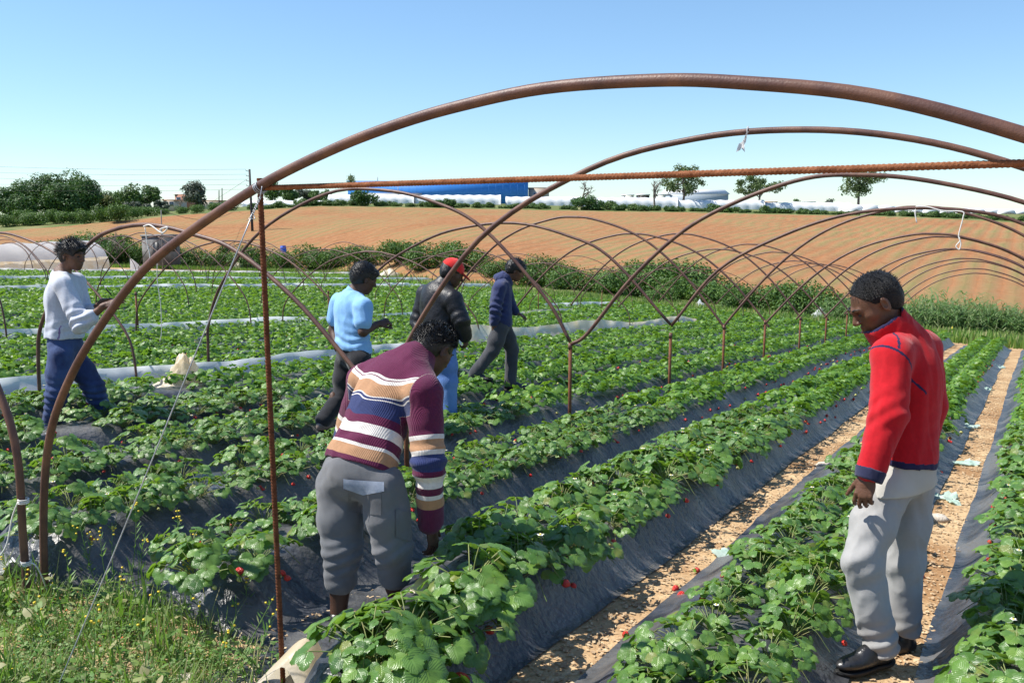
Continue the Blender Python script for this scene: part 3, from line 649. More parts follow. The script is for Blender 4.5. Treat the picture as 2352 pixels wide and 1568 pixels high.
heap(gpt(890, 644), 1.6, .7, 1.1, M['film_yellow'], 'rumpled heap of cream plastic just behind the head of the man in the polo', 22)
heap(gpt(1610, 712), .45, .4, .5, M['film'], 'small crumpled white plastic heap in the grass before the dark hedge', 23)
heap(gpt(1885, 738), .85, .5, .75, M['film'], 'crumpled white plastic heap left of the face of the man in red', 24)
heap(gpt(1942, 738), .5, .45, .85, M['film_yellow'], 'crumpled yellowish plastic heap beside the nose of the man in red', 25)
heap(np.array(fw(6.72, 8.28, .16)), .34, .24, .62, M['film_yellow'], 'yellowed plastic sheet pulled up to a point on the bluish curtain', 29, 40, R(20), .8)
# sheet at the foot of the upright rebar, beige roll behind the striped man's hand, crumpled film at the far left
def drape(name, pts, m, label, sub=6):
    pts = np.array(pts, float); A = np.array([crom(r_, sub) for r_ in pts]); Bm = np.array([crom(A[:, j], sub) for j in range(A.shape[1])]).transpose(1, 0, 2)
    nn = snoise(Bm.reshape(-1, 3), 31, 5, 2.2).reshape(Bm.shape[:2]); Bm[..., 2] += .010 * nn; Bm[..., 0] += .008 * nn
    return tag(mesh(name, Bm.reshape(-1, 3), gridF(*Bm.shape[:2]), m), label, 'plastic sheet')
drape('plastic_sheet', [[P(560, 1600, 3.35), P(610, 1560, 3.38), P(650, 1535, 3.42), P(690, 1590, 3.36)], [P(590, 1570, 3.44), P(640, 1515, 3.50), P(685, 1490, 3.48), P(712, 1570, 3.40)], [P(640, 1560, 3.56), P(665, 1500, 3.60), P(715, 1460, 3.58), P(745, 1560, 3.46)], [P(665, 1580, 3.66), P(690, 1540, 3.68), P(735, 1500, 3.66), P(760, 1580, 3.56)]], M['film_yellow'], 'yellowed plastic sheet bunched at the foot of the upright rebar')
cc0 = ground(1000, 1358, .24)
drape('plastic_sheet', [[fw(cc0[0] + a_, cc0[1] + b_, bedh(0, cc0[1] + b_) + .03 + dz) for a_, dz in ((-.11, -.02), (-.04, .02), (.05, .025), (.13, .0))] for b_ in (.07, .03, -.015, -.055)], M['film_yellow'], 'cream plastic sheet lying on the bed under the hand of the man in stripes')
drape('plastic_sheet', [[fw(2.15 + .1 * i + .12 * (j % 2), 4.35 + .2 * j, .04 + .10 * ((i + j) % 2) + .1 * (i == 1)) for j in range(4)] for i in range(4)], M['silver'] if 'silver' in M else M['film'], 'crumpled shiny plastic beside the arch leg at the left edge')
# ------------------------------------------------------------------ foliage helpers
def leafcloud(g, cs, rs, n, size, fill=.35, flat=1.0, lod=None):
    """leaf quads scattered in the outer shell of overlapping lumps: cs (k,3), rs (k,) or (k,3)"""
    cs = np.asarray(cs, float); rs = np.asarray(rs, float); rs = rs if rs.ndim == 2 else np.repeat(rs[:, None], 3, 1)
    w = (rs.prod(1)) ** .67; i = g.choice(len(cs), n, p=w / w.sum()); d = g.normal(size=(n, 3)); d /= np.linalg.norm(d, axis=1)[:, None]
    rad = (1 - fill * g.uniform(0, 1, n) ** 1.6) * g.normal(1, .09, n)
    c = cs[i] + d * rad[:, None] * rs[i]
    nrm = d + g.normal(0, .55, (n, 3)) + np.array([0, 0, .35]); t = g.normal(size=(n, 3)); s = np.cross(nrm, t); s /= np.linalg.norm(s, axis=1)[:, None]
    f = np.cross(s, nrm); f /= np.linalg.norm(f, axis=1)[:, None]; sz = size * g.uniform(.6, 1.35, n)[:, None]
    V = np.stack([c - f * sz, c + s * sz * .55, c + f * sz, c - s * sz * .55], 1).reshape(-1, 3)
    return V, np.arange(4 * n).reshape(n, 4)
def lumps(g, k, rad, r0, squash=.75, up=0.0):
    d = g.normal(size=(k, 3)); d /= np.linalg.norm(d, axis=1)[:, None]; q = d * rad * (g.uniform(.15, 1, k) ** .5)[:, None]; q[:, 2] = q[:, 2] * squash + up
    return q, r0 * g.uniform(.6, 1.25, k)
def limbs(g, base, top, r, tips, sides=6):
    V = MB(); V.add(*tube(crom([base, base * .5 + top * .5 + g.normal(0, .03, 3) * np.linalg.norm(top - base), top], 4), np.linspace(r, r * .55, 9), sides))
    for q in tips:
        s = base + (top - base) * g.uniform(.45, 1.0); m = s * .5 + q * .5 + np.array([0, 0, .12]) * np.linalg.norm(q - s)
        V.add(*tube(crom([s, m, q], 3), np.linspace(r * .42, r * .10, 7), 4))
    return V
M['fol_dark'] = leafmat('dark_green_foliage', [(.022, .062, .016), (.036, .092, .022), (.058, .125, .030), (.09, .16, .04)], .6, .18, (.09, .20, .02), spec=.3)
M['fol_bush'] = leafmat('hedge_foliage', [(.026, .068, .014), (.048, .11, .022), (.08, .155, .030), (.13, .205, .042)], .6, .2, (.12, .24, .02), spec=.3)
M['fol_mid'] = leafmat('mid_green_foliage', [(.03, .075, .018), (.05, .11, .025), (.08, .14, .03), (.11, .17, .045)], .6, .2, (.1, .2, .03), spec=.3)
M['fol_olive'] = leafmat('grey_olive_foliage', [(.06, .075, .05), (.09, .11, .075), (.13, .15, .11)], .6, .1, (.1, .14, .06), spec=.3)
M['fol_yellow'] = leafmat('yellowish_foliage', [(.09, .11, .025), (.13, .15, .04), (.17, .18, .06)], .6, .2, (.16, .2, .04), spec=.3)
M['fol_oak'] = leafmat('thin_oak_foliage', [(.065, .105, .036), (.10, .145, .050), (.14, .175, .07)], .6, .2, (.1, .17, .03), spec=.3)

# bushes: a few kinds, copied
def bush_proto(seed, wdt, hgt, n, size, m, name='bush'):
    g = np.random.default_rng(seed); k = 12
    c = np.stack([g.uniform(-.75, .75, k) * wdt, g.uniform(-.6, .6, k) * wdt * .7, g.uniform(.25, .72, k) * hgt], -1); r = g.uniform(.25, .42, k) * hgt
    V, F = leafcloud(g, c, np.stack([r * 1.25, r * 1.1, r * .85], -1), n, size, .5); V[:, 2] = np.abs(V[:, 2])
    root = empty(name, (0, 0, 0)); mesh('foliage', V, F, m, root, smooth=False, local=True)
    st = MB()
    for q in c[:6]: st.add(*tube(crom([[q[0] * .3, q[1] * .3, -.1], [q[0] * .6, q[1] * .6, q[2] * .5], q], 3), .025, 4))
    st.build('stem', M['bark'], root, local=True); return root
def place(root, first, loc, rz, sc, label, cat, group):
    if first: o = root
    else:
        o = root.copy(); COL.objects.link(o)
        for ch in list(root.children): q = ch.copy(); COL.objects.link(q); q.parent = o
    o.location = Vector([float(c) for c in loc]); o.rotation_euler = (0, 0, rz); o.scale = sc if hasattr(sc, '__len__') else (sc,) * 3
    return tag(o, label, cat, group)
gB = np.random.default_rng(77)
hed = [bush_proto(200 + i, 2.0, 2.1, 3600, .085, M['fol_bush']) for i in range(4)]; hcount = [0] * 4
def hedge_bush(x, t, s, label, group, dz=-.1):
    i = int(gB.integers(0, 4)); t = t + (3.0 if x > 1000 and t < 70 else 0); s = s * (.76 if x > 1000 and t < 70 else 1); s = s * (.78 if x < 1000 and t < 100 else 1); p = onland(x, t); p[2] += dz
    place(hed[i], hcount[i] == 0, p, gB.uniform(0, 6.28), (s * gB.uniform(.9, 1.2), s * gB.uniform(.9, 1.2), s * gB.uniform(.85, 1.1)), label, 'bush', group); hcount[i] += 1
for x, t, s in [(1130, 58, 1.0), (1215, 53, 1.15), (1300, 50, 1.2), (1372, 49, 1.15), (1440, 48, 1.3), (1505, 47.5, 1.35), (1570, 46, 1.3), (1640, 45, 1.35), (1700, 44, 1.25), (1765, 42, 1.25), (1825, 40.5, 1.2), (1880, 39, 1.1), (1935, 38.5, 1.0), (1540, 44, .8), (1690, 41, .8), (1600, 49, 1.5), (1475, 51, 1.3), (1260, 54, 1.2)]:
    hedge_bush(x, t, s, 'bush in the dark dense hedge between the strawberry field and the ploughed hillside', 'bushes of the dark hedge')
for x, t, s in [(330, 88, 1.5), (395, 90, 1.3), (450, 90, 1.5), (520, 90, 1.3), (585, 89, 1.5), (650, 88, 1.4), (705, 86, 1.7), (770, 84, 1.5), (835, 80, 1.6), (905, 76, 1.5), (965, 70, 1.4), (1020, 65, 1.4), (1075, 62, 1.3), (225, 86, 1.5), (290, 88, 1.6), (255, 92, 1.9), (150, 84, 1.9), (90, 80, 1.6), (190, 88, 2.0)]:
    hedge_bush(x, t, s, 'low bush in the hedge behind the distant hoops at left', 'bushes of the left hedge')
for x in list(range(20, 330, 36)):
    hedge_bush(x, 133 + gB.uniform(-4, 8), 1.15 * gB.uniform(.8, 1.2), 'low bush in the belt in front of the tall trees at left', 'bushes below the tall trees')
for x in list(range(335, 560, 40)):
    hedge_bush(x, 142 + gB.uniform(-3, 8), .9 * gB.uniform(.7, 1.2), 'low bush at the upper edge of the ploughed field at left', 'bushes at the left field edge')
crest = [bush_proto(230 + i, 2.6, 1.9, 2000, .17, M['fol_mid']) for i in range(3)]; ccount = [0] * 3
for x in np.arange(590, 2440, 27):
    i = int(gB.integers(0, 3)); x = float(x + gB.uniform(-9, 9)); tc = float(np.interp(x, [k[0] for k in KEYS], [k[3] for k in KEYS])); p = onland(x, tc + 7 + gB.uniform(-2, 3)); p[2] -= .15
    s = gB.uniform(.40, .66) * (1.5 if gB.uniform() < .12 else 1.0)
    place(crest[i], ccount[i] == 0, p, gB.uniform(0, 6.28), (s * 1.3, s, s), 'green bush in the strip along the crest below the white greenhouses', 'bush', 'bushes along the crest'); ccount[i] += 1
tag(crest[0], None)
g = np.random.default_rng(5)
def bigbush(x, t, wdt, hgt, n, size, m, label, name='bush'):
    o = bush_proto(int(x) + 900, wdt, hgt, n, size, m, name); o.location = Vector(onland(x, t).tolist()); return tag(o, label, 'bush')
bigbush(836, 150, 2.0, 2.9, 1800, .2, M['fol_dark'], 'square dark bush on the crest under the left end of the blue warehouse')
bigbush(1345, 156, 3.4, 2.6, 2200, .2, M['fol_dark'], 'broad dark bush on the crest at the foot of the bare tree')

# reeds at the right end of the field
def reeds(n, seed):
    g = np.random.default_rng(seed); V, F, k = [], [], 0
    for _ in range(n):
        b = np.array([g.normal(0, .8), g.normal(0, .8), 0]); hh = g.uniform(.7, 1.9); ln = g.normal(0, .22, 2); top = b + np.array([ln[0], ln[1], hh])
        for q in range(int(g.integers(3, 7))):
            s = g.uniform(.25, 1); a = b + (top - b) * s; az = g.uniform(0, 6.28); L_ = g.uniform(.3, .7); d = np.array([math.cos(az), math.sin(az), 0]); sd = np.array([-d[1], d[0], 0]) * g.uniform(.018, .03)
            m_ = a + d * L_ * .5 + [0, 0, L_ * .35]; e = a + d * L_ + [0, 0, L_ * g.uniform(-.1, .4)]
            V += [a - sd * .6, a + sd * .6, m_ - sd, m_ + sd, e, e]; F += [[k, k + 1, k + 3, k + 2], [k + 2, k + 3, k + 5, k + 4]]; k += 6
        V += [b + [-.012, 0, 0], b + [.012, 0, 0], top + [.006, 0, 0], top + [-.006, 0, 0]]; F.append([k, k + 1, k + 2, k + 3]); k += 4
    return np.array(V), np.array(F)
M['reed'] = leafmat('reed_leaf', [(.06, .13, .03), (.09, .17, .05), (.14, .21, .075), (.22, .26, .12)], .6, .25, (.15, .28, .05), spec=.3)
rp = []
for i in range(3):
    V, F = reeds(150, 300 + i); rp.append(mesh('reed_clump', V, F, M['reed'], smooth=False))
for c_, (x, t, s) in enumerate([(2110, 39, 1.0), (2150, 37.5, 1.2), (2190, 38, 1.1), (2235, 37, 1.0), (2280, 37.5, 1.0), (2325, 36.5, .95), (2360, 36, 1.0), (2060, 40, .8), (2010, 40, .8), (1990, 38.5, .9), (2170, 41, 1.4), (2300, 40, 1.1), (1960, 39.5, .9), (2400, 36, .9)]):
    o = rp[c_ % 3] if c_ < 3 else rp[c_ % 3].copy()
    if c_ >= 3: COL.objects.link(o)
    o.location = Vector((onland(x, t) - [0, 0, .05]).tolist()); o.rotation_euler = (0, 0, gB.uniform(0, 6)); o.scale = (s, s, s * .72)
    tag(o, 'clump of grey green reeds at the far end of the sandy path', 'reeds', 'reeds at the end of the field')

# grass of the verge
def blades(pts, n, hgt, wid, seed, lean=.35):
    g = np.random.default_rng(seed); i = g.integers(0, len(pts), n) if len(pts) != n else np.arange(n); b = pts[i]
    az = g.uniform(0, 6.28, n); d = np.stack([np.cos(az), np.sin(az), 0 * az], -1); sd = np.stack([-np.sin(az), np.cos(az), 0 * az], -1) * (wid * g.uniform(.5, 1.3, n))[:, None]
    h = hgt * g.uniform(.4, 1.25, n); up = np.array([0, 0, 1.0]); l1 = lean * g.uniform(.1, 1, n) * h
    m_ = b + up * (h * .55)[:, None] + d * (l1 * .4)[:, None]; e = b + up * h[:, None] + d * l1[:, None]
    V = np.stack([b - sd, b + sd, m_ + sd * .8, m_ - sd * .8, e + sd * .12, e - sd * .12], 1).reshape(-1, 3); k = np.arange(n) * 6
    return V, np.concatenate([np.stack([k, k + 1, k + 2, k + 3], -1), np.stack([k + 3, k + 2, k + 4, k + 5], -1)])
n = 46000; th = RG.uniform(-.62, .62, n); pt = []
for a in th:
    rc, zc = ctl(a); r_ = RG.uniform(rc[0] - .6, rc[1] + 2.0); x_, y_ = r_ * math.sin(a), r_ * math.cos(a); pt.append((x_, y_, terrain(x_, y_)))
pt = np.array(pt); V, F = blades(pt, n, .34, .035, 8)
V2, F2 = blades(pt[RG.uniform(size=n) < .02] , 260, .30, .03, 9)
mi = np.concatenate([np.zeros(len(F), int), np.ones(len(F2), int)])
tag(mesh('grass', np.vstack([V, V2]), np.vstack([F, F2 + len(V)]), [M['grass'], M['yellow']], smooth=False, mi=mi), 'tall green grass along the end of the strawberry field', 'grass', kind='stuff')

# trees
def tree(name, x, t, H, cw, n, size, m, label, seed, trunk=.35, group=None, open_=.45, k=22, squash=.72, cb=.28, r=.2, lr=.30):
    g = np.random.default_rng(seed); base = onland(x, t); root = empty(name, base, label, 'tree', group)
    c, rr = lumps(g, k, .5, 1, 1.0); rr = g.uniform(.6, 1.25, k) * lr * H * .5; ch = H * (1 - cb) * .5
    c = np.stack([c[:, 0] * cw * .72, c[:, 1] * cw * .72, (c[:, 2] * 2 * .78) * ch + cb * H + ch], -1)
    V, F = leafcloud(g, c, np.stack([rr * 1.15, rr * 1.15, rr * .85], -1), n, size, open_)
    mesh('crown', V, F, m, root, smooth=False, local=True)
    limbs(g, np.array([0, 0, -.2]), np.array([g.normal(0, .2), g.normal(0, .2), H * .62]), r, c[:10]).build('trunk', M['bark'], root, local=True); return root
for i, (x, t, H, cw) in enumerate([(32, 152, 6.6, 5.2), (75, 158, 7.4, 6.0), (118, 156, 7.8, 6.4), (160, 157, 8.0, 6.4), (196, 154, 7.2, 5.6), (55, 148, 5.2, 5), (142, 149, 6.0, 6)]):
    tree('broadleaf_tree', x, t, H * 1.08, cw * 1.3, 6000, .20, M['fol_dark'], 'tall dark green tree in the dense clump at the left edge', 400 + i, group='trees of the dark clump', cb=.04, k=26, open_=.3, lr=.36)
for i, (x, t, H, cw, m, lab) in enumerate([(240, 160, 4.4, 4.6, 'fol_yellow', 'yellowish green low tree right of the dark tree clump'), (295, 172, 6.2, 5.4, 'fol_mid', 'pointed mid green tree between the yellowish tree and the olive bush'), (262, 176, 5.2, 6, 'fol_mid', 'mid green tree directly behind the yellowish tree'), (345, 180, 5.6, 6, 'fol_mid', 'rounded green tree left of the brick house'), (452, 165, 5.6, 5.0, 'fol_olive', 'dark greyish tree with rounded crown right of the brick house'), (318, 158, 2.9, 6.4, 'fol_olive', 'low silvery olive in front of the green trees'), (372, 158, 2.4, 4, 'fol_olive', 'small silvery olive beside the thin wire pole'), (630, 220, 7.4, 5.5, 'fol_mid', 'green tree behind the top of the upright rebar'), (665, 205, 4.4, 5, 'fol_mid', 'low green tree right of the upright rebar near the white greenhouses'), (735, 240, 5, 9, 'fol_mid', 'hazy low tree far behind the level rebar'), (700, 245, 5.4, 7, 'fol_olive', 'grey green tree just left of the white greenhouses')]):
    tree('broadleaf_tree', x, t, H, cw, 2600, .24, M[m], lab, 430 + i, cb=.08, k=18, open_=.35, lr=.36)
tree('oak_tree', 1567, 186, 10.6, 11.0, 3400, .24, M['fol_oak'], 'round topped tree on the crest in front of the grey shed', 460, cb=.14, open_=.75, r=.28, lr=.25)
tree('oak_tree', 1742, 186, 7.9, 14.0, 2600, .24, M['fol_oak'], 'wide flat topped tree on the crest right of the grey shed', 461, cb=.30, open_=.8, r=.26, lr=.25, k=24)
tree('oak_tree', 1970, 182, 11.0, 11.6, 3300, .24, M['fol_oak'], 'tallest tree on the crest, alone above the right greenhouses', 462, cb=.16, open_=.8, r=.28, lr=.24, k=26)
tree('oak_tree', 818, 192, 6.0, 6.0, 900, .2, M['fol_oak'], 'small thin tree at the left end of the blue warehouse', 463, cb=.35, open_=.8, r=.14, lr=.26, k=12)
tree('broadleaf_tree', 1905, 240, 3.6, 4.0, 700, .24, M['fol_olive'], 'small grey green tree low behind the right greenhouses', 464, cb=.05, open_=.6)
tree('broadleaf_tree', 1826, 240, 3.6, 3.0, 500, .24, M['fol_mid'], 'small green tree right of the grey shed, behind the greenhouses', 465, cb=.05)
M['dead'] = mat('grey_bare_wood', (.16, .13, .11), (.24, .20, .17), 5, .9)
def bare(x, t, H, wd, seed, label, name='bare_tree'):
    g = np.random.default_rng(seed); mb = MB()
    def br(a, d, L_, r_, lv):
        e = a + d * L_; m_ = (a + e) / 2 + g.normal(0, .06 * L_, 3); mb.add(*tube(crom([a, m_, e], 3), np.linspace(r_, r_ * .6, 7), 5 if lv < 2 else 3, False))
        if lv >= 4: return
        for _ in range(3 if lv else 4):
            q = d + g.normal(0, .55, 3) * np.array([wd, wd, .6]) + [0, 0, .12]; q /= np.linalg.norm(q); br(a + (e - a) * g.uniform(.55, 1), q, L_ * g.uniform(.5, .78), r_ * .56, lv + 1)
    br(np.array([0, 0, -.1]), np.array([g.normal(0, .08), 0, 1.0]), H * .36, H * .034, 0); o = mb.build(name, M['dead']); o.location = Vector(onland(x, t).tolist()); return tag(o, label, 'tree')
bare(1338, 174, 7.6, 1.3, 500, 'bare grey tree on the crest right of the blue warehouse')
bare(1503, 176, 7.6, .9, 501, 'slim bare grey tree on the crest left of the round topped tree')
bare(216, 88, 4.2, 1.0, 502, 'small bare shrub in front of the dirt field at left', 'bare_shrub')
bare(262, 86, 4.0, 1.2, 503, 'second small bare shrub left of the concrete hut', 'bare_shrub')
bare(415, 168, 3.6, 1.4, 504, 'bare brownish tree in front of the brick house')
tree('young_tree', 515, 92, 2.7, 1.5, 700, .11, M['fol_mid'], 'slender young green tree right of the concrete hut', 505, cb=.15, r=.05, k=10, open_=.7)

# ------------------------------------------------------------------ buildings and far things
M['blue'] = mat('blue_cladding', (.045, .22, .62), (.055, .25, .68), 1.2, .5, spec=.3, coord='Object')
M['greyclad'] = mat('grey_cladding', (.36, .37, .38), (.42, .43, .44), 2, .6)
M['white'] = mat('white_plastic_cover', (.74, .75, .77), (.82, .83, .84), .8, .5, .3, 3, trans=.15)
M['whitep'] = mat('white_paint', (.78, .78, .77), (.7, .7, .7), 2, .6)
M['conc'] = mat('weathered_concrete', (.14, .14, .14), (.24, .235, .23), 2.2, .9, .5, 14, base3=(.10, .10, .10), scale3=1.0)
M['brick'] = mat('brick_wall', (.30, .14, .10), (.38, .20, .15), 4, .9)
M['tile'] = mat('roof_tile', (.42, .17, .10), (.5, .24, .15), 3, .8)
M['dark'] = mat('dark_opening', (.012, .012, .014), rough=.5)
M['glass'] = mat('window_glass', (.10, .13, .16), rough=.1, spec=.8)
M['wood'] = mat('tarred_wood_pole', (.022, .022, .028), (.05, .046, .045), 6, .85)
M['beige'] = mat('beige_render', (.46, .40, .34), (.52, .46, .40), 2, .9)
def bpart(name, c, s, m, parent, rz=0.0): V, F = box(c, s, rz); return mesh(name, V, F, m, parent, smooth=False, local=True)
def at(x, t): return onland(x, t)
ax = lambda x, t: P(x, 480, t)[0]
# blue warehouse
x0, x1, t = ax(800, 212), ax(1213, 212), 212.0; yy_ = P(1000, 480, t)[1]; zb_ = at(1000, t)[2]; zt = P(1000, 417, t)[2]
wb = empty('warehouse', ((x0 + x1) / 2, yy_, zb_), 'long bright blue warehouse on the crest behind the white greenhouses', 'warehouse'); Wd, Hh_ = x1 - x0, zt - zb_
bpart('wall', (0, 11, Hh_ / 2), (Wd, 22, Hh_), M['blue'], wb); bpart('cladding', (-Wd * .28, -.08, Hh_ * .24), (Wd * .38, .12, Hh_ * .48), M['greyclad'], wb)
bpart('roof', (0, 11, Hh_ + .06), (Wd + .5, 22.5, .12), M['blue'], wb); bpart('gutter_pipe', (-Wd * .22, -.25, Hh_ * .48), (.14, .14, Hh_ * .96), M['greyclad'], wb)
for dx in (-.34, .13, .17): bpart('vent', (Wd * dx, 2, Hh_ + .62), (.14, .14, 1.1), M['greyclad'], wb)
for dx in np.linspace(-.48, .48, 25): bpart('panel_seam', (Wd * dx, -.02, Hh_ * .5), (.05, .045, Hh_), M['blue'], wb)
wx = ax(1238, 214); o = empty('office_building', (wx, P(1200, 480, 214)[1], zb_), 'low beige building with a wide window right of the blue warehouse', 'building'); hh_ = P(1238, 433, 214)[2] - zb_
bpart('wall', (0, 4, hh_ / 2), (4.8, 8, hh_), M['beige'], o); bpart('roof', (0, 4, hh_ + .1), (5.2, 8.6, .2), M['brick'], o)
wi = bpart('window', (-.2, -.04, hh_ * .62), (2.6, .1, .9), M['whitep'], o); bpart('pane', (-.8, -.11, hh_ * .62), (1.1, .06, .74), M['glass'], wi); bpart('pane', (.45, -.11, hh_ * .62), (1.1, .06, .74), M['glass'], wi)
# grey shed with a pale roof
wx = ax(1604, 206); wd_ = ax(1672, 206) - ax(1536, 206); yy_ = P(1604, 480, 206)[1]; zb_ = at(1604, 206)[2]; he = P(1604, 446, 206)[2] - zb_
o = empty('shed', (wx, yy_, zb_), 'blue grey shed with a pale pitched roof behind the round topped tree', 'shed'); bpart('wall', (0, 5, he / 2), (wd_, 10, he), mat('blue_grey_cladding', (.30, .36, .44), (.34, .40, .48), 2, .6), o)
V = np.array([[-wd_ / 2 - .3, -.4, he], [wd_ / 2 + .3, -.4, he], [wd_ / 2 + .3, 5, he + 1.1], [-wd_ / 2 - .3, 5, he + 1.1], [-wd_ / 2 - .3, 10.4, he], [wd_ / 2 + .3, 10.4, he]]); mesh('roof', V, [np.array([[0, 1, 2, 3], [3, 2, 5, 4], [0, 4, 5, 1]]), np.array([[0, 3, 4], [1, 5, 2]])], M['whitep'], o, smooth=False, local=True)
for x in (1548, 1575, 1640, 1660): pass
# small sheds and boxes behind the greenhouses
for x, yt, wpx, m, lab, nm in [(1443, 447, 26, 'whitep', 'low white cabin with flat dark top behind the greenhouses, left one', 'cabin'), (1478, 446, 28, 'dark', 'dark fronted cabin with white roof behind the greenhouses', 'cabin'), (1517, 446, 24, 'whitep', 'white cabin nearest the slim bare tree', 'cabin'), (1770, 463, 30, 'tile', 'low red roof behind the greenhouses under the flat topped tree', 'cabin'), (1850, 463, 46, 'whitep', 'long low white roof behind the greenhouses right of the red roof', 'cabin')]:
    t = 200.0; zb_ = at(x, t)[2]; hh_ = P(x, yt, t)[2] - zb_; wd_ = wpx * t / FPX; o = empty(nm, (ax(x, t), P(x, 480, t)[1], zb_), lab, 'cabin')
    bpart('wall', (0, 1.5, hh_ * .45), (wd_ * .92, 3, hh_ * .9), M['beige'] if m == 'tile' else M[m], o); bpart('roof', (0, 1.5, hh_ * .95), (wd_, 3.4, hh_ * .1), M['tile'] if m == 'tile' else M['whitep'], o)
# white greenhouses on the crest, each tunnel a thing
def barrel(w_, h_, L_, n=12):
    a = np.linspace(0, np.pi, n); ys = np.linspace(0, L_, 7); V = []
    for i, y in enumerate(ys):
        s = 1 - .035 * (i % 2); V.append(np.stack([-np.cos(a) * w_ / 2, 0 * a + y, np.sin(a) ** .75 * h_ * s], -1))
    V = np.array(V); F = gridF(7, n); Vf = V.reshape(-1, 3); c = np.array([[0, 0, h_ * .35]]); k = len(Vf)
    Ft = np.stack([np.full(n - 1, k), np.arange(n - 1) + 1, np.arange(n - 1)], -1); return np.vstack([Vf, c]), [F[:, ::-1], Ft]
def longtun(L_, w_, h_, ribs):
    n = 13; nx = ribs * 4 + 1; a = np.linspace(0, np.pi, n); xs = np.linspace(0, L_, nx); V = []
    for i, x in enumerate(xs):
        s = 1 - .07 * (.5 - .5 * math.cos(2 * math.pi * i / 4)); V.append(np.stack([0 * a + x, -np.cos(a) * w_ / 2 * s, np.sin(a) ** .7 * h_ * s], -1))
    V = np.array(V).reshape(-1, 3); F = gridF(nx, n); k = len(V); e = []
    for o_, q in ((0, 0), (1, (nx - 1) * n)):
        V = np.vstack([V, [[xs[0] if o_ == 0 else xs[-1], 0, 0]]]); r_ = np.arange(n - 1) + q; e.append(np.stack([np.full(n - 1, k + o_), r_, r_ + 1], -1))
    return V, [F, np.vstack(e)]
gp_ = []
for i in range(3): V, F = longtun(17.6, 3.6, 2.5, 8); gp_.append(mesh('greenhouse', V, F, M['white']))
gq_ = []
for i in range(2): V, F = barrel(3.1, 2.5, 16); gq_.append(mesh('greenhouse', V, F, M['white']))
ci = cj = 0; x = 560.0
def ytop_(x): return float(np.interp(x, [560, 690, 800, 1130, 1250, 1500, 1700, 1837, 2000, 2150, 2352], [468, 457, 447, 448, 451, 453, 460, 464, 470, 477, 480]))
while x < 2420:
    side_on = x < 1780; t = 184 + gB.uniform(-1.5, 1.5) - (8 if x > 1780 else 0); wpx = (17.8 if side_on else 3.0) * FPX / t; xm = x + wpx / 2
    p = at(x, t); h_ = P(xm, ytop_(xm) + gB.uniform(-1, 1), t)[2] - min(p[2], at(x + wpx, t)[2]); src_, cnt = (gp_, ci) if side_on else (gq_, cj); o = src_[cnt % len(src_)] if cnt < len(src_) else src_[cnt % len(src_)].copy()
    if cnt >= len(src_): COL.objects.link(o)
    if side_on: ci += 1
    else: cj += 1
    o.location = Vector([p[0] if side_on else p[0] + 1.5, p[1], min(p[2], at(x + wpx, t)[2])]); o.scale = (1.0, 1, h_ / 2.5); o.rotation_euler = (0, 0, R(gB.uniform(-2.5, 2.5)))
    tag(o, 'long white plastic greenhouse tunnel seen side on along the crest' if side_on else 'white plastic greenhouse tunnel with rounded end toward the field, at right on the crest', 'greenhouse', 'greenhouses side on along the crest' if side_on else 'greenhouses at the right of the crest'); x += wpx + (9 if 1110 < x + wpx < 1160 else 0)
# white polytunnel at the left edge
def polytunnel():
    L_, w_, h_ = 16.0, 4.9, 2.35; n = 17; ys = np.linspace(-L_ / 2, L_ / 2, 61); a = np.linspace(0, np.pi, n)
    root = empty('polytunnel', (0, 0, 0), 'white plastic covered tunnel with cream skirt at the left edge of the field', 'polytunnel'); V = []
    for y in ys:
        s = 1 - .045 * (.5 - .5 * math.cos(y * 2 * math.pi / 2.5)); V.append(np.stack([-np.cos(a) * w_ / 2 * s, 0 * a + y, np.sin(a) ** .7 * h_ * s], -1))
    V = np.array(V); side = V[:, :]; F = gridF(61, n); top = (np.arange(len(F)) % (n - 1)); up = (top > 1) & (top < n - 3)
    mesh('cover', V.reshape(-1, 3), F[up][:, ::-1], M['film'], root, local=True); sk = V.copy(); sk[..., 0] *= 1.03; mesh('skirt', sk.reshape(-1, 3), F[~up][:, ::-1], M['film_yellow'], root, local=True)
    mb = MB()
    for y in np.arange(-L_ / 2, L_ / 2 + .1, 2.5): mb.add(*tube(np.stack([-np.cos(a) * w_ / 2 * 1.01, 0 * a + y, np.sin(a) ** .7 * h_ * 1.01], -1), .03, 5))
    mb.build('frame', M['rust'], root, local=True)
    k = V[-1]; mesh('end_sheet', np.vstack([k, [[0, L_ / 2, 0]]]), np.stack([np.arange(n - 1), np.arange(n - 1) + 1, np.full(n - 1, n)], -1), M['film'], root, local=True)
    k = V[0]; mesh('end_sheet', np.vstack([k, [[0, -L_ / 2, 0]]]), np.stack([np.arange(n - 1), np.arange(n - 1) + 1, np.full(n - 1, n)], -1), M['film'], root, local=True)
    return root
pt_ = polytunnel(); e_ = P(205, 612, 68); c = e_ - UH * 8.0; pt_.location = Vector((c[0], c[1], terrain(e_[0], e_[1]) - .02)); pt_.rotation_euler = (0, 0, math.atan2(UH[1], UH[0]) - R(90))
# upright scrap of white sheet
b = onland(305, 69); V = [[-.45, 0, 0], [-.1, .1, 0], [.25, -.05, 0], [.55, .05, 0], [-.44, 0, .5], [-.12, .08, .55], [.2, 0, .5], [.42, .05, .35], [-.42, 0, 1.1], [-.2, .03, .95], [.05, .02, .75], [.25, .02, .55]]
tag(mesh('standing_sheet', np.array(V) + b, gridF(3, 4), M['film']), 'small upright scrap of white sheet left of the concrete hut', 'plastic sheet')
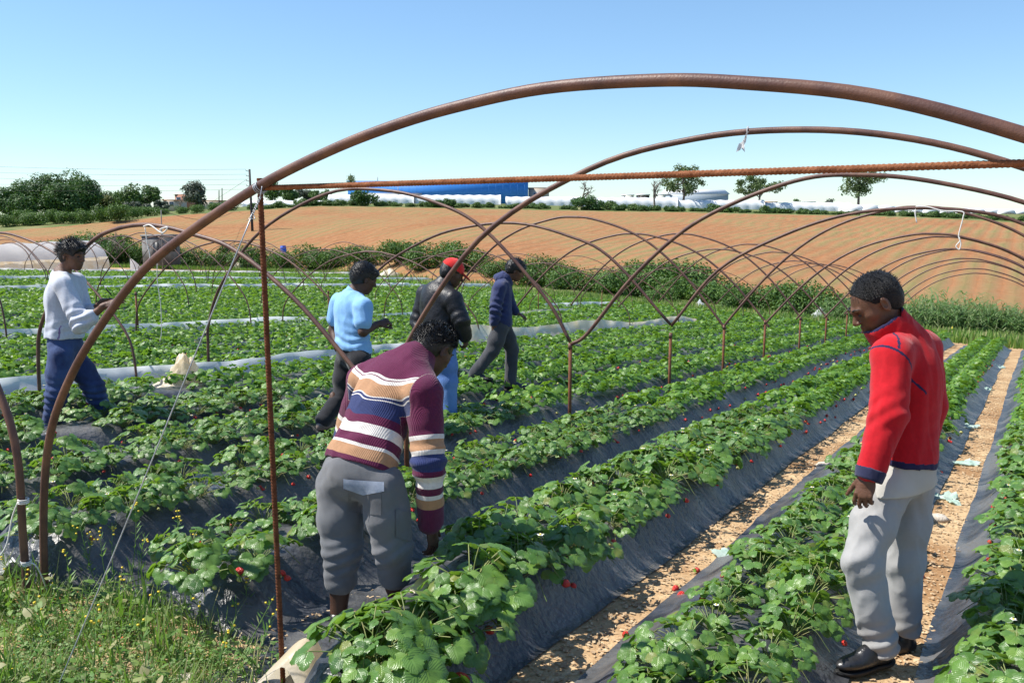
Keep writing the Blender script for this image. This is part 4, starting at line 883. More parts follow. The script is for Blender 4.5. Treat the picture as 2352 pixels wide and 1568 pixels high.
# concrete hut with its pole
t = 84.0; b = onland(366, t); zt = P(366, 540, t)[2]; b[2] = P(366, 606, t)[2]; hh_ = zt - b[2]
hut = empty('concrete_hut', b, 'small square grey concrete hut with flat roof behind the left hoops', 'hut', rotz=R(-30)); bpart('wall', (0, 0, hh_ / 2 - .1), (2.5, 2.3, hh_), M['conc'], hut, 0); bpart('roof', (0, 0, hh_ - .04), (2.66, 2.46, .16), M['conc'], hut); bpart('door', (.75, -1.17, hh_ * .42), (.7, .08, hh_ * .7), M['dark'], hut); bpart('opening', (1.27, .3, hh_ * .55), (.08, .8, .6), M['dark'], hut)
def poleobj(x, t, ytop, ybot, r, label, arms=True, m='wood'):
    b = P(x[1], ybot, t); tp = P(x[0], ytop, t); b[2] = min(b[2], terrain(b[0], b[1])) - .3; o = empty('utility_pole', b, label, 'pole'); V, F = tube(np.array([b, (b + tp) / 2, tp]), np.linspace(r, r * .75, 3), 9); mesh('pole', V, F, M[m], o)
    if arms:
        for i in range(5):
            z = tp - [0, 0, .25 + .62 * i]; mb = MB(); mb.add(*tube(np.array([z, z + [-.42, -.1, .05], z + [-.42, -.1, .2]]), .035, 5)); mb.build('insulator', M['wood'], o)
    return o, tp
po, tp = poleobj((573, 580), 112, 389, 536, .17, 'tall dark utility pole carrying wires, left of the upright rebar')
for i in range(5):
    a = tp + [-.42, -.1, .0 - .62 * i]; q = P(-420, 352 + 15 * i + 6, 150); s = np.linspace(0, 1, 24)[:, None]; c = a * (1 - s) + q * s - np.array([0, 0, 1]) * (s * (1 - s) * 3.0)
    tag(mesh('power_line', *tube(c, .013, 4, False), M['wood']), 'overhead wire running left from the tall dark pole', 'wire', 'overhead wires')
a = tp + [-.3, 0, -1.2]; q = P(478, 470, 160); c = np.linspace(a, q, 12); tag(mesh('power_line', *tube(c, .02, 4, False), M['wood']), 'thin wire slanting down left from the tall dark pole', 'wire')
p2, tp2 = poleobj((370, 372), 78, 482, 596, .055, 'thin grey pole standing at the concrete hut', False, 'conc')
q = P(545, 480, 120); s = np.linspace(0, 1, 14)[:, None]; c = tp2 * (1 - s) + q * s - np.array([0, 0, 1]) * (s * (1 - s) * 4.5); tag(mesh('power_line', *tube(c, .02, 4, False), M['wood']), 'slack wire from the thin pole over the brown field', 'wire')
poleobj((503, 503), 235, 437, 490, .16, 'left of two short distant poles by the dark tree', False); poleobj((510, 510), 238, 432, 490, .16, 'right of two short distant poles by the dark tree', False)
# brick house and low buildings at left
def house(x, t, ytop, wpx, label, mw, mr):
    zb_ = at(x, t)[2]; hh_ = P(x, ytop, t)[2] - zb_; wd_ = wpx * t / FPX; o = empty('house', (ax(x, t), P(x, 480, t)[1], zb_), label, 'house')
    bpart('wall', (0, 3, hh_ / 2), (wd_, 6, hh_), M[mw], o); bpart('roof', (0, 3, hh_ + .12), (wd_ + .6, 6.6, .24), M[mr], o)
    for dx in (-.3, .1): f = bpart('window', (wd_ * dx, -.03, hh_ * .7), (1.1, .1, 1.1), M['whitep'], o); bpart('pane', (wd_ * dx, -.1, hh_ * .7), (.9, .06, .9), M['glass'], f)
house(424, 215, 447, 42, 'brick house with pale flat roof among the trees at left', 'brick', 'whitep'); house(392, 205, 461, 32, 'low pinkish house in front of the brick house', 'beige', 'tile'); house(655, 235, 462, 34, 'small brick building right behind the upright rebar', 'brick', 'whitep'); house(480, 250, 462, 60, 'low pale brown house behind the two distant poles', 'beige', 'tile')
# blue barrel in the left hedge
b = onland(648, 80); b[2] = P(648, 581, 80)[2]; o = empty('barrel', b, 'bright blue plastic barrel in the hedge left of the polo shirt', 'barrel')
z = np.array([0, .02, .05, .22, .25, .28, .45, .48, .51, .60, .62, .62]) * .95; rr_ = np.array([.0, .24, .255, .265, .285, .265, .265, .285, .265, .25, .22, .0]); a_ = np.linspace(0, 6.2832, 17)[:-1]
V = np.concatenate([np.stack([np.cos(a_) * max(q, .001), np.sin(a_) * max(q, .001), 0 * a_ + zz], -1) for q, zz in zip(rr_, z)]); i = np.arange(11)[:, None] * 16; j = np.arange(16)[None]; k = (j + 1) % 16
mesh('body', V, np.stack([i + j, i + k, i + 16 + k, i + 16 + j], -1).reshape(-1, 4), mat('blue_plastic', (.015, .09, .55), rough=.4), o, local=True)
V, F = tube(np.array([[0, 0, .585], [0, 0, .64]]), .24, 16); mesh('lid', V, F, mat('dark_blue_plastic', (.01, .05, .35), rough=.4), o, local=True)
# ------------------------------------------------------------------ people: smooth bodies from blended rounded shapes
def nrm(v): v = np.asarray(v, float); return v / (np.linalg.norm(v) + 1e-12)
def basis(f, up):                              # columns forward, left, up
    f = nrm(f); l = nrm(np.cross(up, f)); return np.stack([f, l, np.cross(f, l)], 1)
class Sdf:
    def __init__(s, lo, hi, h):
        s.h = h; s.o = np.asarray(lo, float); s.n = np.ceil((np.asarray(hi) - s.o) / h).astype(int) + 1; s.D = np.full(s.n, .5, np.float32)
    def sub(s, lo, hi):
        a = np.clip(np.floor((lo - s.o) / s.h).astype(int), 0, s.n); b = np.clip(np.ceil((hi - s.o) / s.h).astype(int) + 1, 0, s.n)
        if (b <= a).any(): return None, None
        ax_ = [s.o[i] + s.h * np.arange(a[i], b[i]) for i in range(3)]
        return tuple(slice(a[i], b[i]) for i in range(3)), np.stack(np.meshgrid(*ax_, indexing='ij'), -1)
    def put(s, sl, d, k, cut=False):
        D = s.D[sl]; d = d.astype(np.float32)
        if cut:
            h = np.clip(.5 - .5 * (D + d) / k, 0, 1); s.D[sl] = D + (-d - D) * h + k * h * (1 - h); return
        h = np.clip(.5 + .5 * (d - D) / k, 0, 1); s.D[sl] = d + (D - d) * h - k * h * (1 - h)
    def cone(s, a, b, ra, rb=None, k=.02, cut=False):
        rb = ra if rb is None else rb; a = np.asarray(a, float); b = np.asarray(b, float); m = max(ra, rb) + k + 3 * s.h
        sl, p = s.sub(np.minimum(a, b) - m, np.maximum(a, b) + m)
        if sl is None: return s
        ba = b - a; t = np.clip(((p - a) @ ba) / (ba @ ba + 1e-12), 0, 1); d = np.linalg.norm(p - a - t[..., None] * ba, axis=-1) - (ra + (rb - ra) * t); s.put(sl, d, k, cut); return s
    def chain(s, pts, rs, k=.02):
        for i in range(len(pts) - 1): s.cone(pts[i], pts[i + 1], rs[i], rs[i + 1], k)
        return s
    def ell(s, c, B, r, k=.03, cut=False):
        r = np.asarray(r, float); m = r.max() + k + 3 * s.h; c = np.asarray(c, float); sl, p = s.sub(c - m, c + m)
        if sl is None: return s
        q = (p - c) @ B; k0 = np.linalg.norm(q / r, axis=-1); k1 = np.linalg.norm(q / (r * r), axis=-1) + 1e-9; s.put(sl, k0 * (k0 - 1) / k1, k, cut); return s
    def plane(s, c, n, k=.004):                # removes what lies on the side n points to
        ax_ = [s.o[i] + s.h * np.arange(s.n[i]) for i in range(3)]; p = np.stack(np.meshgrid(*ax_, indexing='ij'), -1)
        d = (p - np.asarray(c)) @ nrm(n); D = s.D; h = np.clip(.5 - .5 * (D - d) / k, 0, 1); s.D = (D + (d - D) * h + k * h * (1 - h)).astype(np.float32); return s
    def coords(s):
        ax_ = [s.o[i] + s.h * np.arange(s.n[i]) for i in range(3)]; return np.stack(np.meshgrid(*ax_, indexing='ij'), -1)
    def wrinkle(s, amp, seed, f0=4.0, oct=4, where=None, stretch=(1, 1, 1)):
        near = np.abs(s.D) < .05; idx = np.argwhere(near); p = s.o + idx * s.h; n = snoise(p * np.array(stretch), seed, oct, f0); n = .55 * n - 1.1 * (.42 - np.abs(snoise(p * np.array(stretch) * np.array([1.3, 1.3, .9]), seed + 500, 3, f0 * .8))) * (np.abs(n) < 2)
        if where is not None: n = n * where(p)
        s.D[near] += (amp * n).astype(np.float32); return s
    def folds(s, c, axis, amp, wave, reach, tilt=.6, seed=0):
        """rings of cloth folds round a bent joint"""
        near = np.abs(s.D) < .05; idx = np.argwhere(near); p = s.o + idx * s.h - np.asarray(c); a = nrm(axis); z = p @ a; q = p - np.outer(z, a)
        t = nrm(np.cross(a, [.3, .9, .2])); w_ = np.exp(-(z / reach) ** 2 - (np.linalg.norm(q, axis=1) / .14) ** 4); s.D[near] += (amp * w_ * np.sin(z * 6.283 / wave + tilt * (q @ t) * 30 + 2 * np.sin(q @ t * 18 + seed))).astype(np.float32); return s
    def mesh(s):
        D = s.D; n = D.shape; S = D < 0
        c8 = [S[i:n[0] - 1 + i, j:n[1] - 1 + j, k:n[2] - 1 + k] for i in (0, 1) for j in (0, 1) for k in (0, 1)]
        tot = sum(c.astype(np.int8) for c in c8); act = (tot > 0) & (tot < 8); idx = np.argwhere(act); vid = np.full(act.shape, -1, np.int64); vid[act] = np.arange(len(idx))
        acc = np.zeros((len(idx), 3)); cnt = np.zeros(len(idx)); co = [np.array(q) for q in ((0, 0, 0), (0, 0, 1), (0, 1, 0), (0, 1, 1), (1, 0, 0), (1, 0, 1), (1, 1, 0), (1, 1, 1))]
        for a in range(8):
            for b in range(a + 1, 8):
                if np.abs(co[a] - co[b]).sum() != 1: continue
                da = D[tuple((idx + co[a]).T)]; db = D[tuple((idx + co[b]).T)]; x = (da < 0) != (db < 0); t = np.where(x, da / (da - db + 1e-12), 0)
                acc += np.where(x[:, None], co[a] + t[:, None] * (co[b] - co[a]), 0); cnt += x
        V = s.o + (idx + acc / cnt[:, None]) * s.h; Fs = []
        for ax_ in range(3):
            e = np.eye(3, dtype=int)[ax_]; u = np.eye(3, dtype=int)[(ax_ + 1) % 3]; v = np.eye(3, dtype=int)[(ax_ + 2) % 3]
            a = S[tuple(slice(1 if i != ax_ else 0, n[i] - 1) for i in range(3))]; sl2 = [slice(1, n[i] - 1) for i in range(3)]; sl2[ax_] = slice(1, n[ax_]); b = S[tuple(sl2)]
            for pos in (True, False):
                I = np.argwhere((a == pos) & (b != pos)); I = I + (1 - e)
                q = [vid[tuple((I - d_).T)] for d_ in (0 * u, u, u + v, v)]; f = np.stack(q, -1)
                f = f if pos else f[:, ::-1]; Fs.append(f[(f >= 0).all(1)])
        F = np.concatenate(Fs); return V, F
def bb(J, m): a = np.array(J); return a.min(0) - m, a.max(0) + m

def head_sdf(S, c, B, sc=1.0, k=.012):
    """face and skull; B columns forward, left, up; c = middle of the head"""
    L_ = lambda f, l, u: np.asarray(c) + B @ (np.array([f, l, u]) * sc)
    E = lambda f, l, u, r, kk=k, cut=False, Bx=B: S.ell(L_(f, l, u), Bx, np.array(r) * sc, kk * sc, cut)
    C = lambda a, b, r1, r2, kk=k, cut=False: S.cone(L_(*a), L_(*b), r1 * sc, r2 * sc, kk * sc, cut)
    E(-.012, 0, .030, (.098, .077, .088), .02); E(.045, 0, -.02, (.052, .060, .078), .03); E(.035, 0, -.065, (.058, .050, .05), .03); E(.066, 0, -.098, (.026, .026, .020), .02)
    E(.05, .043, -.018, (.03, .022, .02), .02); E(.05, -.043, -.018, (.03, .022, .02), .02)
    C((.083, -.034, .020), (.094, 0, .018), .012, .012, .012); C((.083, .034, .020), (.094, 0, .018), .012, .012, .012)
    E(.094, .031, .002, (.017, .020, .011), .012, True); E(.094, -.031, .002, (.017, .020, .011), .012, True)
    for q in (1, -1): E(.078, .031 * q, .001, (.0135, .0145, .0125), .003); C((.086, .018 * q, .010), (.082, .045 * q, .008), .0045, .004, .004)
    C((.094, 0, .008), (.117, 0, -.026), .009, .0125, .010); E(.108, .0125, -.030, (.011, .009, .008), .006); E(.108, -.0125, -.030, (.011, .009, .008), .006)
    C((.091, -.020, -.060), (.101, 0, -.057), .006, .0085, .006); C((.091, .020, -.060), (.101, 0, -.057), .006, .0085, .006)
    C((.089, -.018, -.071), (.098, 0, -.073), .006, .0095, .006); C((.089, .018, -.071), (.098, 0, -.073), .006, .0095, .006); C((.102, -.018, -.0645), (.102, .018, -.0645), .0018, .0018, .003, True)
    for q in (1, -1):
        Be = basis(B @ np.array([-.35, q * .94, 0]), B[:, 2]); E(-.008, .080 * q, -.004, (.010, .019, .034), .006, False, Be); E(-.002, .088 * q, .000, (.008, .010, .018), .004, True, Be)
def hand_sdf(S, w_, d, n, side, sc=1.0, curl=(.35, .5, .4), thumb_out=.7, spread=.10):
    """w_ wrist, d along the hand, n out of the back of the hand; side +1: thumb towards cross(d, n)"""
    d = nrm(d); s = nrm(np.cross(d, n)) * side; n = nrm(np.cross(s * side, d)) ; B = np.stack([d, s, n], 1); w_ = np.asarray(w_, float)
    S.ell(w_ + d * .052 * sc, B, np.array([.052, .040, .016]) * sc, .012); S.cone(w_ - d * .02, w_ + d * .03 * sc, .026 * sc, .024 * sc, .015)
    S.ell(w_ + d * .035 * sc + s * .022 * sc - n * .006, B, np.array([.034, .018, .016]) * sc, .01)
    for i, (off, ln) in enumerate(((.030, .88), (.0105, 1.0), (-.0095, .94), (-.028, .74))):
        p = w_ + (d * (.092 - .006 * abs(i - 1.2)) + s * off) * sc; dd = nrm(d + s * (off * spread / .03)); nn = n; pts = [p - dd * .012, p]
        for L_, cu in zip((.042, .027, .022), curl): cu = cu * (1 + .16 * i); dd, nn = nrm(dd * math.cos(cu) - nn * math.sin(cu)), nrm(nn * math.cos(cu) + dd * math.sin(cu)); p = p + dd * L_ * ln * sc; pts.append(p)
        S.chain(pts, np.array([.0098, .0096, .0086, .0078, .0062]) * sc, .0035)
    p = w_ + (d * .022 + s * .030) * sc; dd = nrm(d * .75 + s * thumb_out - n * .35); pts = [p]
    for L_, cu in zip((.040, .032, .026), (0, -.30, -.35)): dd = nrm(dd * math.cos(cu) + d * .4 * abs(cu)); p = p + dd * L_ * sc; pts.append(p)
    S.chain(pts, np.array([.0135, .0115, .0100, .0075]) * sc, .006)

# skin, hair, cloth
def skinmat(name, c1, c2):
    m = mat(name, c1, c2, 9, .48, .25, 240, spec=.4); B = m.node_tree.nodes['Principled BSDF']; B.inputs['Subsurface Weight'].default_value = .08; B.inputs['Subsurface Radius'].default_value = (.012, .005, .003); B.inputs['Subsurface Scale'].default_value = .6; return m
M['skin'] = skinmat('brown_skin', (.105, .048, .028), (.15, .072, .042)); M['skin_dark'] = skinmat('dark_brown_skin', (.062, .030, .019), (.092, .045, .028))
M['hair'] = mat('black_hair', (.005, .0048, .005), (.011, .010, .010), 60, .40, .3, 150, spec=.45, stretch=(1, 1, 3))
M['hair_grey'] = mat('greying_black_hair', (.008, .008, .009), (.05, .045, .045), 50, .5, .9, 240, spec=.5, lo=.45, hi=.75)
def cloth(name, c1, c2, rough=.9, bscale=400, bump=.25, scale=5, sheen=.2, **k): return mat(name, c1, c2, scale, rough, bump, bscale, spec=.2, sheen=sheen, **k)
def attrmat(name, attr, stops, rough=.9, bump=.3, bscale=300, const=True, wool=None, spec=.15, blotch=.35):
    m, nt, N, L, B = newmat(name); B.inputs['Roughness'].default_value = rough; B.inputs['Specular IOR Level'].default_value = spec; B.inputs['Sheen Weight'].default_value = .15
    a = N.new('ShaderNodeAttribute'); a.attribute_name = attr; r = ramp(N, stops, const); L.new(a.outputs['Fac'], r.inputs[0])
    tc = N.new('ShaderNodeTexCoord'); n = N.new('ShaderNodeTexNoise'); n.inputs['Scale'].default_value = 60; n.inputs['Detail'].default_value = 5; L.new(tc.outputs['Object'], n.inputs[0])
    mx = N.new('ShaderNodeMix'); mx.data_type = 'RGBA'; mx.blend_type = 'MULTIPLY'; mx.inputs[0].default_value = blotch; vr = ramp(N, [(.3, (.72, .72, .72)), (.7, (1.2, 1.2, 1.2))]); L.new(n.outputs[0], vr.inputs[0]); L.new(r.outputs[0], mx.inputs[6]); L.new(vr.outputs[0], mx.inputs[7]); L.new(mx.outputs[2], B.inputs['Base Color'])
    b = N.new('ShaderNodeBump'); b.inputs['Strength'].default_value = bump; b.inputs['Distance'].default_value = .004; n2 = N.new('ShaderNodeTexNoise'); n2.inputs['Scale'].default_value = bscale; L.new(tc.outputs['Object'], n2.inputs[0]); hsrc = n2.outputs[0]
    if wool:
        a2 = N.new('ShaderNodeAttribute'); a2.attribute_name = wool; w1 = N.new('ShaderNodeMath'); w1.operation = 'SINE'; L.new(a2.outputs['Fac'], w1.inputs[0]); ad = N.new('ShaderNodeMath'); ad.operation = 'MULTIPLY_ADD'; L.new(w1.outputs[0], ad.inputs[0]); ad.inputs[1].default_value = .35; L.new(n2.outputs[0], ad.inputs[2]); hsrc = ad.outputs[0]
    L.new(hsrc, b.inputs['Height']); L.new(b.outputs[0], B.inputs['Normal']); return m
def segd(p, a, b):
    a = np.asarray(a, float); b = np.asarray(b, float); ba = b - a; t = np.clip(((p - a) @ ba) / (ba @ ba + 1e-12), 0, 1); return np.linalg.norm(p - a - t[:, None] * ba, axis=1), t
def body_sdf(J, h, rad, hand=None, head_sc=1.0, hands=True):
    """whole body as one surface; J joints, rad scale of the girth"""
    S = Sdf(*bb([J[k] for k in J if isinstance(J[k], np.ndarray) and J[k].shape == (3,) and not k.startswith('_')], .16), h); q = rad
    hb = J['_hb']; head_sdf(S, J['head'], hb, head_sc); nb = J['neck']; S.cone(J['head'] + hb @ np.array([-.02, 0, -.05]), nb, .052 * q, .062 * q, .03)
    pel, ch = J['pelvis'], J['chest']; Bt = J['_tb']; Bp = J['_pb']
    S.ell(ch, Bt, np.array([.105, .150, .20]) * q, .05); S.ell(pel * .6 + ch * .4, basis(Bt[:, 0] + Bp[:, 0], ch - pel), np.array([.10, .135, .18]) * q, .05); S.ell(pel, Bp, np.array([.11, .155, .12]) * q, .05)
    for s_ in 'LR':
        S.cone(nb, J['sh' + s_], .055 * q, .05 * q, .05); S.chain([J['sh' + s_], J['el' + s_], J['wr' + s_]], np.array([.050, .041, .027]) * q, .02)
        S.chain([J['hip' + s_], J['kn' + s_], J['an' + s_]], np.array([.084, .056, .038]) * q, .03); cf = J['kn' + s_] * .62 + J['an' + s_] * .38 - J['_lb'] * .010; S.ell(cf + (0 if True else 0), basis(J['_lb'], J['kn' + s_] - J['an' + s_]), np.array([.043, .043, .11]) * q, .03)
        S.cone(J['an' + s_] - [0, 0, .02], J['an' + s_] * .45 + J['toe' + s_] * .55 - [0, 0, .015], .030, .018, .02)
        if hands: hd = J['_hand' + s_]; hand_sdf(S, J['wr' + s_], hd[0], hd[1], hd[2], 1.0, **hd[3])
    return S
def torso_cloth(S, J, q, inf, k=.05, sleeve=(.066, .060, .050), shl=.068, upto=1.0, hem=None):
    Bt, Bp, pel, ch, nb = J['_tb'], J['_pb'], J['pelvis'], J['chest'], J['neck']
    S.ell(ch, Bt, np.array([.105, .150, .20]) * q + inf, k); S.ell(pel * .6 + ch * .4, basis(Bt[:, 0] + Bp[:, 0], ch - pel), np.array([.105, .145, .19]) * q + inf, k); S.ell(pel + (ch - pel) * .05, Bp, np.array([.11, .155, .13]) * q + inf, k)
    if hem: S.plane(*hem)
    for s_ in 'LR':
        S.cone(nb - (nb - ch) * .12, J['sh' + s_], .058 * q + inf * .6, shl * q, .05); e = J['el' + s_] + (J['wr' + s_] - J['el' + s_]) * max(0, upto) if upto <= 1 else J['wr' + s_]
        if upto > 0: S.chain([J['sh' + s_], J['el' + s_], e], np.array(sleeve), .025)
        else: S.cone(J['sh' + s_], J['sh' + s_] + (J['el' + s_] - J['sh' + s_]) * (1 + upto), sleeve[0], sleeve[1], .025)
def leg_cloth(S, J, q, r, upto=1.0, k=.035, waist=.02):
    Bp, pel = J['_pb'], J['pelvis']; S.ell(pel, Bp, np.array([.11, .155, .125]) * q + .012, .04); S.ell(pel + (J['chest'] - pel) * .22, Bp, np.array([.105, .145, .06]) * q + .010, .03)
    for s_ in 'LR':
        a = J['kn' + s_] + (J['an' + s_] - J['kn' + s_]) * upto; S.chain([J['hip' + s_], J['hip' + s_] * .5 + J['kn' + s_] * .5, J['kn' + s_], a], r, k)
def buildmesh(S, name, m, parent, attrs=None):
    V, F = S.mesh(); at_ = attrs(V) if attrs else None; return mesh(name, V, F, m, parent, attrs=at_)
def person(label, J):
    b = (J['anL'] + J['anR']) / 2; b = np.array([b[0], b[1], min(J['anL'][2], J['anR'][2]) - .08]); return empty('person', b, label, 'person', 'field workers')
def strands(head, B, sc, n, L_, r, seed, m, parent, region, lift=.35, curl=.25, name='hair'):
    """short hair strands standing out of the scalp; region(f,l,u) -> bool keeps a strand"""
    g = np.random.default_rng(seed); V, F, k = [], [], 0
    for _ in range(n):
        d = g.normal(size=3); d /= np.linalg.norm(d); f, l, u = d
        if not region(f, l, u): continue
        p = np.array([-.012, 0, .030]) + d * np.array([.104, .083, .094]); t = nrm(np.array([.5 * f + g.normal(0, curl * .5), l * .6 + g.normal(0, curl * .5), u * .3 - .15 + g.normal(0, .2)]) + d * lift)
        a = head + B @ (p * sc); q1 = head + B @ ((p + t * L_ * .5 + d * L_ * .16) * sc); q2 = head + B @ ((p + t * L_ + d * L_ * .05) * sc); sd = nrm(np.cross(q1 - a, B @ d)) * r
        V += [a - sd, a + sd, q1 - sd * .8, q1 + sd * .8, q2, q2]; F += [[k, k + 1, k + 3, k + 2], [k + 2, k + 3, k + 5, k + 4]]; k += 6
    return np.array(V), np.array(F)
def hair(J, sc, m, parent, thick=.012, rough_=.006, front=.25, low=-.35, seed=1, n=0, L_=.03, res=.005, fring=0.0, lift=.35, bald=None):
    """cap of hair: front = how far the hairline comes down over the forehead"""
    B, c = J['_hb'], J['head']; S = Sdf(c - .19 * sc, c + .19 * sc, res); Lc = lambda f, l, u: c + B @ (np.array([f, l, u]) * sc)
    S.ell(Lc(-.014, 0, .032), B, (np.array([.098, .077, .088]) + thick) * sc, .01); S.ell(Lc(-.055, 0, -.015), B, (np.array([.052, .060, .062]) + thick * .6) * sc, .03)
    if fring: S.ell(Lc(.070, 0, .062), B, np.array([.040 + fring * .5, .062, .030 + fring]) * sc, .025)
    if rough_: S.wrinkle(rough_, seed, 14, 3)
    S.plane(Lc(.062 + .03 * front, 0, .040 - .05 * front), B @ np.array([1, 0, -.62]), .008); S.plane(Lc(-.02, 0, -.055), B @ np.array([.55, 0, -1.0]), .01)
    for q in (1, -1): S.ell(Lc(.022, .085 * q, -.030), B, np.array([.045, .035, .045]) * sc, .01, True)
    V, F = S.mesh()
    if n:
        def reg(f, l, u): return (u > .12 - .75 * (f < 0) * (-f) if abs(l) < .8 or f < 0 else u > .15) and not (f > .55 and u < .42 - .3 * front) and not (bald and bald(f, l, u))
        V2, F2 = strands(c, B, sc, n, L_, .0014, seed, m, parent, reg, lift); F = np.vstack([F, F2 + len(V)]); V = np.vstack([V, V2])
    return mesh('hair', V, F, m, parent)

# ---- the man in red
def pj(o, **k): return {a: P(x, y, t + o) for a, (x, y, t) in k.items()}
J = pj(.13, head=(2012, 694, 3.78), neck=(2066, 776, 3.80), chest=(2088, 872, 3.82), pelvis=(2070, 1078, 3.83), shL=(2050, 818, 3.66), shR=(2118, 800, 3.99), elL=(2040, 952, 3.60), wrL=(1996, 1092, 3.58), elR=(2138, 932, 4.02), wrR=(2108, 1060, 4.0),
       hipL=(2032, 1128, 3.76), hipR=(2094, 1122, 3.90), knL=(1978, 1285, 3.70), anL=(2022, 1478, 3.74), knR=(2075, 1285, 3.93), anR=(2072, 1462, 3.98), toeL=(1950, 1512, 3.68), toeR=(2010, 1478, 3.92))
fR = nrm([-.86, .50, 0]); J['_tb'] = basis(fR + [0, 0, -.12], J['neck'] - J['pelvis']); J['_pb'] = basis(fR, [0, 0, 1]); J['_lb'] = fR; J['_hb'] = basis(nrm([-.80, .02, -.58]), [-.5, 0, 1])
J['_handL'] = (nrm(J['wrL'] - J['elL']) + [-.05, 0, -.35], [-.62, -.75, .05], 1, dict(curl=(.45, .55, .4), thumb_out=.45)); J['_handR'] = ([-.1, 0, -1], [.5, .8, 0], -1, dict(curl=(.5, .6, .4)))
man = person('man in red fleece jacket and pale trousers standing in the sandy path, looking down', J)
S = body_sdf(J, .0045, .97, head_sc=1.06)
def facetone(V): return {}
buildmesh(S, 'body', M['skin'], man)
M['hair_man'] = mat('thinning_black_hair', (.006, .006, .007), (.024, .021, .022), 45, .5, .9, 240, spec=.4, lo=.5, hi=.85)
hair(J, 1.06, M['hair_man'], man, .005, .0022, front=-.35, n=1500, L_=.012, seed=3, res=.0045, lift=.0, bald=lambda f, l, u: f > .35 and u > .55 and np.random.default_rng(int(abs(f * l * u) * 1e6)).uniform() < .6)
for q in (1, -1): pass
S = Sdf(*bb([J[k] for k in ('shL', 'shR', 'elL', 'elR', 'wrL', 'wrR', 'neck', 'pelvis', 'chest')], .26), .0055)
hemc = P(2075, 1052, 3.97); torso_cloth(S, J, 1.04, .030, .06, (.082, .074, .058), .080, .90, (hemc, [-.12, .02, -1])); up = nrm(J['neck'] - J['chest']); hb = J['_hb']
ax_ = nrm(J['wrL'] - J['elL']); S.wrinkle(.006, 41, 3.0, 3, stretch=(1.6, 1.6, .5)); S.folds(J['elL'], J['elL'] - J['shL'], .0035, .075, .09, 1.3, 1); S.folds(J['chest'] * .45 + J['pelvis'] * .55, [.2, 0, 1], .005, .09, .12, .8, 2)
def redattr(V):
    d = np.full(len(V), 1.0)
    L_ = [J['shL'] + (J['neck'] - J['shL']) * .42 + [.0, 0, .09], J['shL'] + [-.03, -.09, .045], J['shL'] + [.06, -.10, -.02], J['shL'] + [.13, -.07, -.11], J['shL'] + [.15, -.04, -.2]]
    # seam ring round the shoulder: a plane through the armhole
    for s_, w_ in (('L', 1),):
        n_ = nrm(nrm(J['elL'] - J['shL']) * .75 + np.array([-.55, -.25, 0])); c = J['shL'] + nrm(J['elL'] - J['shL']) * .03; z = (V - c) @ n_; rr = np.linalg.norm(V - c - np.outer(z, n_), axis=1); ok = (rr < .20) & ((V - J['chest']) @ np.array([0, -1, 0]) > -.02); d = np.minimum(d, np.where(ok, np.abs(z), 1))
        z2 = (V - J['shL']) @ nrm([-.9, .15, .1]); d = np.minimum(d, np.where((V[:, 2] > J['shL'][2] + .045) & ((V - J['neck']) @ np.array([0, -1, 0]) > .04), np.abs(z2), 1))
    f = (d < .0048).astype(float); z = (V - hemc) @ nrm([-.12, .02, -1]); f = np.maximum(f, (z > -.028) & (np.linalg.norm(V - J['wrL'], axis=1) > .13) & (V[:, 0] > J['wrL'][0] + .10))
    return {'trim': f * 1.0}
M['red'] = attrmat('red_fleece', 'trim', [(0, (.43, .009, .016)), (.5, (.020, .018, .060))], .95, .35, 420)
jk = buildmesh(S, 'jacket', M['red'], man, redattr)
# collar and cuff
S = Sdf(J['neck'] - .26, J['neck'] + .26, .005); cdir = nrm(nrm(J['head'] - J['neck']) + [-.05, 0, .25]); c0 = J['neck'] - cdir * .05 + hb @ np.array([.0, 0, 0]); c1 = J['neck'] + cdir * .075 + np.array([-.03, 0, 0])
S.cone(c0, c1, .112, .100, .01); S.cone(c0 - cdir * .1, c1 + cdir * .02, .094, .089, .004, True); S.plane(c1 + cdir * .028 + [0, 0, 0], cdir * 1.0 + np.array([-.22, 0, .1]), .012); S.wrinkle(.005, 43, 6, 3)
buildmesh(S, 'collar', M['red'], man, lambda V: {'trim': ((V - c1 - cdir * .028) @ nrm(cdir + np.array([-.22, 0, .1])) > -.008) * 1.0})
S = Sdf(J['wrL'] - .15, J['wrL'] + .15, .0045); S.cone(J['wrL'] - ax_ * .05, J['wrL'] + ax_ * .012, .066, .056, .004); S.plane(J['wrL'] + ax_ * .018, ax_, .006); S.plane(J['wrL'] - ax_ * .03, -ax_, .006); S.wrinkle(.003, 44, 7, 3)
M['navy'] = cloth('navy_trim', (.016, .018, .05), (.028, .03, .075)); buildmesh(S, 'cuff', M['navy'], man)
S = Sdf(*bb([J[k] for k in ('pelvis', 'hipL', 'hipR', 'knL', 'knR', 'anL', 'anR', 'chest')], .2), .0055)
leg_cloth(S, J, 1.0, np.array([.099, .090, .080, .073]), 1.0, .04); S.plane(J['pelvis'] + [0, 0, .16], [0, 0, 1]); S.plane(J['anL'] + [0, 0, -.035], [-.1, 0, -1]); S.wrinkle(.0095, 45, 2.4, 5, stretch=(1.5, 1.5, .9))
for kk, a_, wv, re_ in (('knL', .0045, .085, .13), ('knR', .004, .09, .12), ('anL', .007, .06, .10), ('anR', .006, .06, .10)): S.folds(J[kk], J[kk] - J['hip' + kk[2]] + np.array([.25, 0, 0]), a_, wv, re_, 1.2, 3)
M['pale'] = attrmat('pale_cotton_trousers', 'shirt', [(0, (.325, .32, .312)), (.5, (.325, .32, .312))], .9, .25, 380, blotch=.08); buildmesh(S, 'trousers', M['pale'], man, lambda V: {'shirt': np.zeros(len(V))})
